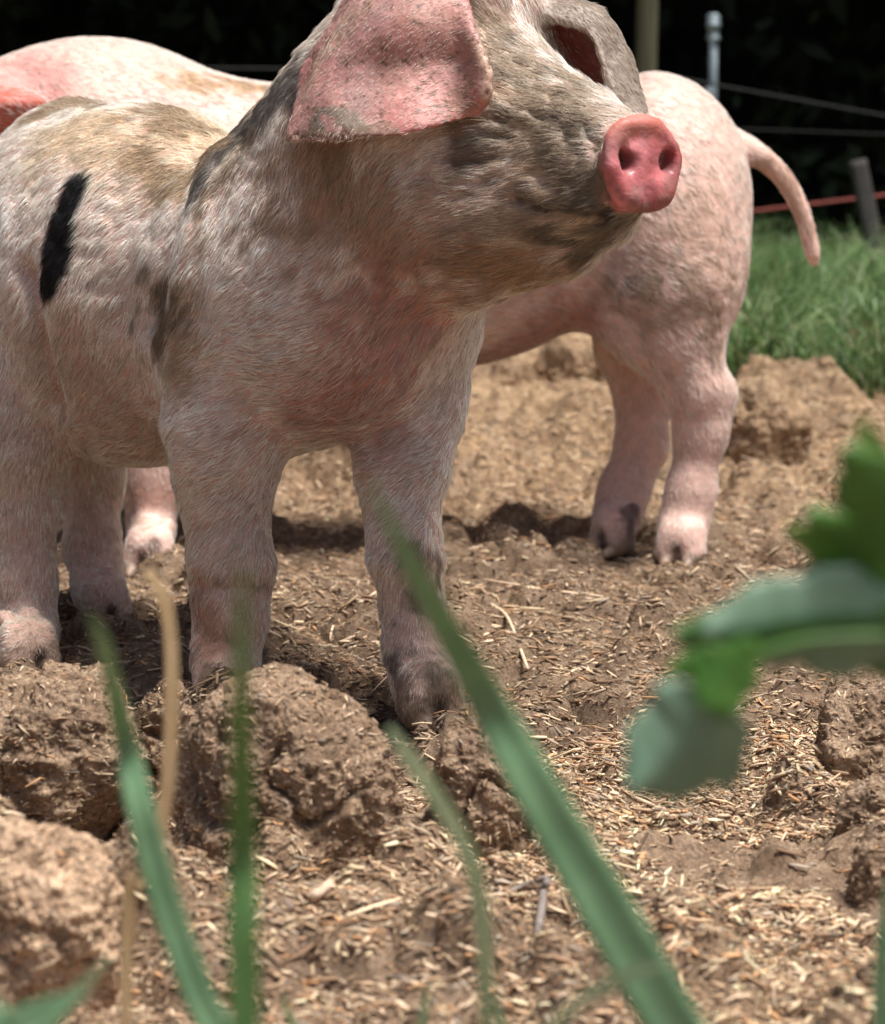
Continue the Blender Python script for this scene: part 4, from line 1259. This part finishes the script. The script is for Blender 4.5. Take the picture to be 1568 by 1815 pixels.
def wood_post(name, base, top, w, d, col, parent=None, seed=1):
    """a sawn or cleft post with worn edges between two world points"""
    base = np.array(base, float); top = np.array(top, float)
    ax = unit(top - base); X = unit(np.cross(ax, [0, 1, 0])); Yv = np.cross(ax, X)
    K = 26; M = 20; V = []
    for k in range(K):
        c = base + (top - base) * k / (K - 1)
        for q in range(M):
            a = 2 * math.pi * q / M
            ca, sa = math.cos(a), math.sin(a)
            s = (abs(ca) ** 4 + abs(sa) ** 4) ** -0.25
            V.append(c + X * ca * s * w / 2 + Yv * sa * s * d / 2)
    V = np.array(V); V += (noise(V * [1, 1, 0.15], 60, seed) * 0.0022)[:, None] * unit([1, 1, 0])
    Q = [[i * M + k, i * M + (k + 1) % M, (i + 1) * M + (k + 1) % M, (i + 1) * M + k] for i in range(K - 1) for k in range(M)]
    Q += [list(range(M))[::-1], [(K - 1) * M + k for k in range(M)]]
    m, nt, b = new_mat(name + '_wood')
    mp = nt.nodes.new('ShaderNodeMapping'); mp.inputs['Scale'].default_value = (1, 1, 0.06)
    nt.links.new(nt.nodes.new('ShaderNodeTexCoord').outputs['Object'], mp.inputs['Vector'])
    gr = noise_tex(nt, 90, 5, 0.6, mp.outputs[0])
    nt.links.new(mixc(nt, 1.0, (*col, 1), ramp(nt, gr, [(0.3, (0.55, 0.55, 0.55)), (0.7, (1.3, 1.3, 1.3))]), 'MULTIPLY'), b.inputs['Base Color'])
    b.inputs['Roughness'].default_value = 0.85
    bump(nt, b, gr, 0.6, 0.004)
    if parent is None:
        return mesh_obj(name, V, Q, m, loc=base)
    return mesh_obj(name, V - np.array(parent.location), Q, m, parent)

def wire(pts, r, col, parent, rough=0.5, metal=0.0, name='wire'):
    pts = np.array(pts); C = np.vstack([pts[i] + (pts[i + 1] - pts[i]) * np.linspace(0, 1, 10, endpoint=False)[:, None] for i in range(len(pts) - 1)] + [pts[-1:]]); S = 6
    T = np.gradient(C, axis=0); T /= np.linalg.norm(T, axis=1, keepdims=True)
    A = np.cross(T, [0, 0, 1.0]); A /= np.linalg.norm(A, axis=1, keepdims=True); B = np.cross(A, T)
    V = np.array([[C[i] + (A[i] * math.cos(2 * math.pi * k / S) + B[i] * math.sin(2 * math.pi * k / S)) * r for k in range(S)] for i in range(len(C))]).reshape(-1, 3)
    Q = [[i * S + k, i * S + (k + 1) % S, (i + 1) * S + (k + 1) % S, (i + 1) * S + k] for i in range(len(C) - 1) for k in range(S)]
    m, nt, b = new_mat(name + '_surface')
    b.inputs['Base Color'].default_value = (*col, 1); b.inputs['Roughness'].default_value = rough; b.inputs['Metallic'].default_value = metal
    nt.links.new(mixc(nt, 1.0, (*col, 1), ramp(nt, noise_tex(nt, 400, 2, 0.5), [(0.35, (0.6, 0.6, 0.6)), (0.65, (1.2, 1.2, 1.2))]), 'MULTIPLY'), b.inputs['Base Color'])
    return mesh_obj(name, V - np.array(parent.location), Q, m, parent)

def build_fence():
    YF = 5.2
    pb = P(1145, 700, YF)
    gx = P(1145, 0, YF)[0]
    root = empty('electric_fence', (gx, YF, float(ground_z(gx, YF)[0])))
    tag(root, 'electric fence with wooden post, grey metal stake and thin wires before the dark wood', 'fence')
    z0 = root.location.z
    for X, s in ((gx, 1), (gx - 2.9, 2), (gx + 3.0, 3)):
        zb = float(ground_z(X, YF)[0])
        wood_post('post', (X, YF, zb - 0.1), (X + 0.004, YF, zb + 1.15), 0.044, 0.05, (0.085, 0.08, 0.045), root, s)
    # metal stake with its insulator
    sx = P(1264, 100, YF - 0.12)[0]; sy = YF - 0.12
    zb = float(ground_z(sx, sy)[0]); zt = P(1265, 28, sy)[2]
    m, nt, b = new_mat('galvanised')
    gl = noise_tex(nt, 60, 4, 0.6)
    nt.links.new(ramp(nt, gl, [(0.3, (0.13, 0.17, 0.19)), (0.7, (0.26, 0.32, 0.35))]), b.inputs['Base Color'])
    b.inputs['Metallic'].default_value = 0.25; b.inputs['Roughness'].default_value = 0.5
    def tube(name, a, c, prof, parent_, mat, sides=14, ox=0.0):
        a = np.array(a); c = np.array(c); V = []
        for t, r in prof:
            q = a + (c - a) * t
            for k in range(sides):
                an = 2 * math.pi * k / sides
                V.append(q + np.array([math.cos(an) * r + ox, math.sin(an) * r, 0]))
        n = len(prof)
        Q = [[i * sides + k, i * sides + (k + 1) % sides, (i + 1) * sides + (k + 1) % sides, (i + 1) * sides + k] for i in range(n - 1) for k in range(sides)]
        Q += [list(range(sides))[::-1], [(n - 1) * sides + k for k in range(sides)]]
        return mesh_obj(name, np.array(V) - np.array(root.location), Q, mat, parent_)
    st = tube('stake', (sx, sy, zb - 0.1), (sx, sy, zt), [(0, .0085), (.2, .0088), (.75, .0088), (1, .0088)], root, m)
    zi = P(1265, 72, sy)[2]
    ins = tube('insulator', (sx, sy, zi), (sx, sy, zt + 0.004), [(0, .0095), (.02, .0150), (.10, .0150), (.14, .0118), (.48, .0118), (.52, .0155), (.62, .0155), (.66, .0120), (.90, .0140), (1, .0090)], st, m, ox=-0.001)
    z2 = P(1258, 165, sy)[2]
    tube('insulator', (sx - 0.008, sy, z2 - 0.02), (sx - 0.008, sy, z2 + 0.012), [(0, .006), (.1, .0115), (.5, .0095), (.9, .0115), (1, .006)], st, m)
    yf = sy - 0.02
    grey = (0.016, 0.017, 0.017); red = (0.32, 0.07, 0.055)
    def W(pts, r, col, rough=0.5, metal=0.0):
        a = P(*pts[0], yf); c = P(*pts[-1], yf); e = c - a
        full = [a + np.array([-3.2, 0, 0.03]), a, c, c + e * 4.0]
        # level out beyond the frame so the wire reaches the next posts
        pass
        wire(full, r, col, root, 0.8, 0.0)
    W([(1145, 128), (1280, 155), (1568, 205)], 0.0024, grey, 0.4, 0.5)
    W([(1290, 228), (1430, 232), (1568, 238)], 0.0016, grey, 0.4, 0.5)
    W([(1320, 376), (1440, 366), (1568, 346)], 0.0034, red, 0.7)
    W([(1320, 425), (1440, 425), (1568, 420)], 0.0018, (0.12, 0.07, 0.06), 0.6)
build_fence()
g0 = P(1568, 520, 4.9); g0[2] = ground_z(g0[0], g0[1])[0] - 0.05
g1 = P(1520, 285, 4.95)
tag(wood_post('leaning_post', g0 + np.array([0.012, 0, 0]), g1, 0.036, 0.030, (0.04, 0.035, 0.032), None, 7), 'weathered leaning wooden post in the grass at the right edge', 'post')

# ================================================================ grass blades and herbs in front of the lens
def plant_mat(name, col, col2, rough=0.4, trans=0.3, scale=60, stripes=True):
    m, nt, b = new_mat(name)
    co = nt.nodes.new('ShaderNodeTexCoord').outputs['Object']
    n = noise_tex(nt, scale, 4, 0.6, co)
    c = ramp(nt, n, [(0.3, col), (0.7, col2)])
    nt.links.new(c, b.inputs['Base Color'])
    b.inputs['Roughness'].default_value = rough
    b.inputs['Specular IOR Level'].default_value = 0.5
    t = nt.nodes.new('ShaderNodeBsdfTranslucent'); nt.links.new(c, t.inputs[0])
    mx = nt.nodes.new('ShaderNodeMixShader'); mx.inputs[0].default_value = trans
    nt.links.new(b.outputs[0], mx.inputs[1]); nt.links.new(t.outputs[0], mx.inputs[2])
    nt.links.new(mx.outputs[0], nt.nodes['Material Output'].inputs['Surface'])
    bump(nt, b, n, 0.3, 0.001)
    return m

def blade(pts, widths, mat, name, label=None, cat=None, group=None, parent=None, fold=0.28, thick=0.00035, turn=0.0, origin=None):
    """ribbon with a keel along pixel/depth points (px,py,Y); widths in pixels"""
    C = crm(np.array([P(*q) for q in pts]), 40)
    Wd = np.interp(np.linspace(0, 1, 40), np.linspace(0, 1, len(widths)), widths) * C[:, 1] / FPX * 0.5
    T = np.gradient(C, axis=0); T /= np.linalg.norm(T, axis=1, keepdims=True)
    view = C - np.array([0, 0, CAM_H]); view /= np.linalg.norm(view, axis=1, keepdims=True)
    S = np.cross(T, view); S /= np.linalg.norm(S, axis=1, keepdims=True)
    B = np.cross(T, S)
    S, B = S * math.cos(turn) + B * math.sin(turn), B * math.cos(turn) - S * math.sin(turn)
    prof = [(-1, fold), (-0.55, fold * 0.45), (0, 0), (0.55, fold * 0.45), (1, fold)]
    n = len(C); V = []
    for side in (0, 1):
        for a, f in prof:
            V.append(C + S * (Wd * a / math.cos(turn))[:, None] + B * (Wd * f)[:, None] + B * thick * side)
    V = np.array(V).transpose(1, 0, 2)            # n,10,3
    order = [0, 1, 2, 3, 4, 9, 8, 7, 6, 5]
    V = V[:, order].reshape(-1, 3)
    M = 10
    Q = [[i * M + k, i * M + (k + 1) % M, (i + 1) * M + (k + 1) % M, (i + 1) * M + k] for i in range(n - 1) for k in range(M)]
    Q += [list(range(M))[::-1], [(n - 1) * M + k for k in range(M)]]
    if parent is not None:
        return mesh_obj(name, V - np.array(parent.location), Q, mat, parent)
    o = mesh_obj(name, V, Q, mat, loc=C[-1])
    if label: tag(o, label, cat, group)
    return o

def rooted(px, Y, dz=-0.004):
    """pixel row where the ground lies below column px at distance Y"""
    x = P(px, 1800, Y)[0]; z = float(ground_z(x, Y)[0]) + dz
    # invert: find py with P(px,py,Y).z == z
    a, c = 800.0, 6000.0
    for _ in range(50):
        mpy = (a + c) / 2
        if P(px, mpy, Y)[2] > z: a = mpy
        else: c = mpy
    return mpy

gA = plant_mat('blade_green', (0.15, 0.29, 0.15), (0.24, 0.41, 0.23), 0.38, 0.3)
gB = plant_mat('blade_deep_green', (0.10, 0.22, 0.07), (0.15, 0.31, 0.10), 0.45, 0.3)
gC = plant_mat('blade_pale_green', (0.26, 0.34, 0.18), (0.38, 0.44, 0.26), 0.5, 0.3)
gT = plant_mat('straw', (0.50, 0.34, 0.17), (0.62, 0.45, 0.26), 0.6, 0.15)
grp = 'grass stems close to the lens'
Y = 0.64
blade([(655, 850, Y - .10), (700, 945, Y - .07), (760, 1060, Y - .04), (850, 1220, Y), (950, 1400, Y), (1060, 1590, Y), (1200, 1830, Y), (1330, 2050, Y), (1420, rooted(1420, Y), Y)],
      [4, 24, 42, 60, 78, 94, 106, 104, 92, 70], gA, 'grass_blade', 'widest blurred grass blade crossing the picture diagonally from the far foreleg', 'grass blade', grp)
Y = 0.70
blade([(160, 1090, Y - .1), (185, 1150, Y - .07), (215, 1280, Y), (250, 1440, Y), (290, 1590, Y), (350, 1760, Y), (420, 1950, Y), (450, rooted(450, Y), Y)],
      [6, 26, 36, 48, 56, 56, 60, 56, 40], gA, 'grass_blade', 'curved green grass blade left of the upright one, crossing the dry stalk', 'grass blade', grp)
Y = 0.58
blade([(432, 980, Y - .10), (428, 1100, Y - .08), (426, 1250, Y - .04), (430, 1450, Y), (430, 1650, Y), (434, 1850, Y), (440, rooted(440, Y), Y)],
      [5, 24, 34, 44, 54, 56, 56, 50], gB, 'grass_blade', 'upright dark green grass blade in front of the near foreleg', 'grass blade', grp)
Y = 0.88
blade([(262, 1012, Y), (290, 1060, Y), (303, 1150, Y), (303, 1280, Y), (295, 1400, Y), (278, 1490, Y), (250, 1560, Y), (228, 1610, Y), (215, rooted(215, Y), Y)],
      [16, 24, 24, 26, 26, 26, 26, 22, 20], gT, 'straw_stalk', 'dry bent tan stalk between hind leg and near foreleg of the front pig', 'straw', grp)
Y = 0.66
blade([(690, 1290, Y), (730, 1350, Y), (790, 1440, Y), (835, 1530, Y), (855, 1640, Y), (862, 1780, Y), (866, 1950, Y), (866, rooted(866, Y), Y)],
      [10, 28, 30, 30, 30, 30, 30, 28], gC, 'grass_blade', 'pale faded grass stem left of the widest blade', 'grass blade', grp)
Y = 0.66
blade([(195, 1690, Y), (160, 1735, Y), (120, 1775, Y), (80, 1830, Y), (60, 1950, Y), (55, rooted(55, Y), Y)],
      [6, 18, 28, 40, 40, 30], gC, 'grass_blade', 'short pale grass blade at the bottom left corner', 'grass blade', grp)
Y = 0.60
blade([(150, 1760, Y), (90, 1790, Y), (20, 1830, Y), (-60, 1900, Y), (-90, rooted(-90, Y), Y)],
      [8, 50, 70, 60, 40], gA, 'grass_blade', 'broad green leaf tip at the bottom edge, far left', 'grass blade', grp)
Y = 0.60
blade([(1180, 1712, Y), (1130, 1722, Y), (1080, 1745, Y), (1020, 1780, Y), (960, 1850, Y), (930, 1980, Y), (920, rooted(920, Y), Y)],
      [8, 22, 24, 24, 24, 24, 20], gC, 'grass_blade', 'thin yellowish grass stem bowed against the foot of the widest blade', 'grass blade', grp)
Y = 0.72
blade([(1575, 1560, Y), (1566, 1650, Y), (1562, 1760, Y), (1566, 1900, Y), (1575, rooted(1575, Y), Y)],
      [8, 26, 34, 34, 26], gA, 'grass_blade', 'green grass blade cut by the right edge at the bottom', 'grass blade', grp)
Y = 0.84
for k, (a, b_, c_, w_, lab) in enumerate(((760, 740, 1740, 20, 'short green blade rising at the bottom edge left of the pale stem'),
                                  (500, 540, 1765, 16, 'short green blade just right of the upright blade at the bottom'),
                                  (880, 900, 1765, 18, 'short green blade right of the pale stem at the bottom edge'))):
    blade([(a, c_, Y), ((a + b_) / 2, c_ + 60, Y), (b_, c_ + 160, Y), (b_ + 10, rooted(b_, Y), Y)], [4, w_, w_, w_], gB if k % 2 else gC, 'grass_blade', lab, 'grass blade', grp)

def leaf(base, tip, wpx, Y, mat, parent, tilt=0.4, cup=0.18, droop=0.05, name='leaf', dY=0.0, tilt2=0.0):
    """solid leaf with midrib fold; base, tip in pixels"""
    a = P(*base, Y); b_ = P(*tip, Y + dY)
    T = unit(b_ - a); L = np.linalg.norm(b_ - a)
    vw = unit((a + b_) / 2 - np.array([0, 0, CAM_H]))
    S = unit(np.cross(T, vw)); Nn = np.cross(S, T)
    S = S * math.cos(tilt) + Nn * math.sin(tilt); Nn = np.cross(S, T)
    W = wpx * Y / FPX / 2 / math.cos(tilt)
    nu, nv = 24, 13
    V = []
    for side in (0, 1):
        for i in range(nu):
            t = i / (nu - 1)
            w = W * (1 + 0.10 * math.sin(15 * t + len(name) + base[0]) + 0.05 * math.sin(37 * t + base[1])) * (math.sin(math.pi * min(1, t * 0.96 + 0.02) ** 0.75) ** 0.7)
            for j in range(nv):
                s = -1 + 2 * j / (nv - 1)
                z = cup * W * abs(s) ** 1.3 - droop * L * (t - 0.5) ** 2 * 4 + 0.03 * W * math.sin(9 * t * math.pi) * abs(s)
                V.append(a + T * L * t + S * w * s + Nn * (z + (0.0005 if side else 0)))
    V = np.array(V); H = nu * nv; Q = []
    for i in range(nu - 1):
        for j in range(nv - 1):
            q = [i * nv + j, i * nv + j + 1, (i + 1) * nv + j + 1, (i + 1) * nv + j]
            Q.append(q); Q.append([H + x for x in q][::-1])
    ring = [j for j in range(nv)] + [i * nv + nv - 1 for i in range(1, nu)] + [(nu - 1) * nv + j for j in range(nv - 2, -1, -1)] + [i * nv for i in range(nu - 2, 0, -1)]
    for q in range(len(ring)):
        u, v = ring[q], ring[(q + 1) % len(ring)]
        Q.append([v, u, H + u, H + v])
    return mesh_obj(name, V - np.array(parent.location), Q, mat, parent)

def build_herb():
    Y = 0.58
    base = P(1760, rooted(1760, Y), Y)
    r = empty('leafy_plant', base)
    tag(r, 'blurred leafy green plant reaching in from the right edge', 'plant')
    la = plant_mat('herb_leaf_grey_green', (0.12, 0.22, 0.14), (0.24, 0.37, 0.26), 0.35, 0.2, 40)  # greyed green puts the sky reflection into the leaf colour
    lb = plant_mat('herb_leaf_green', (0.06, 0.17, 0.025), (0.12, 0.28, 0.05), 0.45, 0.35, 40)
    lc = plant_mat('herb_leaf_dark', (0.06, 0.15, 0.04), (0.12, 0.23, 0.08), 0.4, 0.2, 40)
    ly = plant_mat('herb_leaf_yellow_green', (0.17, 0.30, 0.06), (0.26, 0.38, 0.09), 0.45, 0.4, 40)
    blade([(1575, 1060, Y), (1640, 1200, Y), (1700, 1500, Y), (1740, 1900, Y), (1760, rooted(1760, Y), Y)], [34, 40, 44, 46, 50], lb, 'stem', parent=r, fold=0.9, thick=0.002)
    blade([(1285, 1270, Y), (1270, 1210, Y), (1300, 1160, Y), (1420, 1120, Y), (1580, 1110, Y)], [26, 40, 46, 44, 40], lb, 'stem', parent=r, fold=0.9, thick=0.002)
    leaf((1312, 1262), (1112, 1398), 215, Y, la, r, 0.35, 0.25, 0.10)
    leaf((1290, 1240), (1120, 1330), 60, Y + 0.008, lc, r, 0.5, 0.2, 0.1)
    leaf((1620, 1110), (1240, 1110), 190, Y, la, r, 0.35, 0.22, 0.08)
    leaf((1350, 1150), (1190, 1120), 100, Y + 0.01, lc, r, 0.3, 0.2, 0.10)
    leaf((1245, 1255), (1335, 1130), 110, Y - 0.01, lb, r, 0.2, 0.2, 0.05)
    leaf((1620, 1150), (1435, 895), 150, Y + 0.01, lb, r, 0.4, 0.25, 0.1)
    leaf((1630, 1090), (1490, 830), 140, Y + 0.02, lc, r, 0.4, 0.25, 0.1)
    leaf((1640, 1010), (1495, 790), 150, Y - 0.005, lb, r, 0.3, 0.2, 0.06)
    leaf((1640, 960), (1520, 775), 70, Y + 0.03, ly, r, 0.3, 0.2, 0.06)
    leaf((1640, 1200), (1470, 1000), 150, Y + 0.015, lc, r, 0.3, 0.2, 0.06)
    leaf((1650, 900), (1850, 760), 120, Y + 0.02, lb, r, 0.3, 0.2, 0.06)
    leaf((1300, 1165), (1180, 1190), 60, Y + 0.004, lb, r, 0.2, 0.2, 0.1)
    leaf((1500, 1010), (1395, 930), 60, Y + 0.02, ly, r, 0.4, 0.2, 0.1)
    leaf((1520, 1080), (1420, 1010), 80, Y + 0.012, lc, r, 0.4, 0.2, 0.1)
    leaf((1570, 850), (1520, 740), 50, Y + 0.03, ly, r, 0.4, 0.2, 0.1)
    leaf((1600, 1290), (1700, 1390), 120, Y + 0.03, la, r, 0.4, 0.2, 0.1)
build_herb()
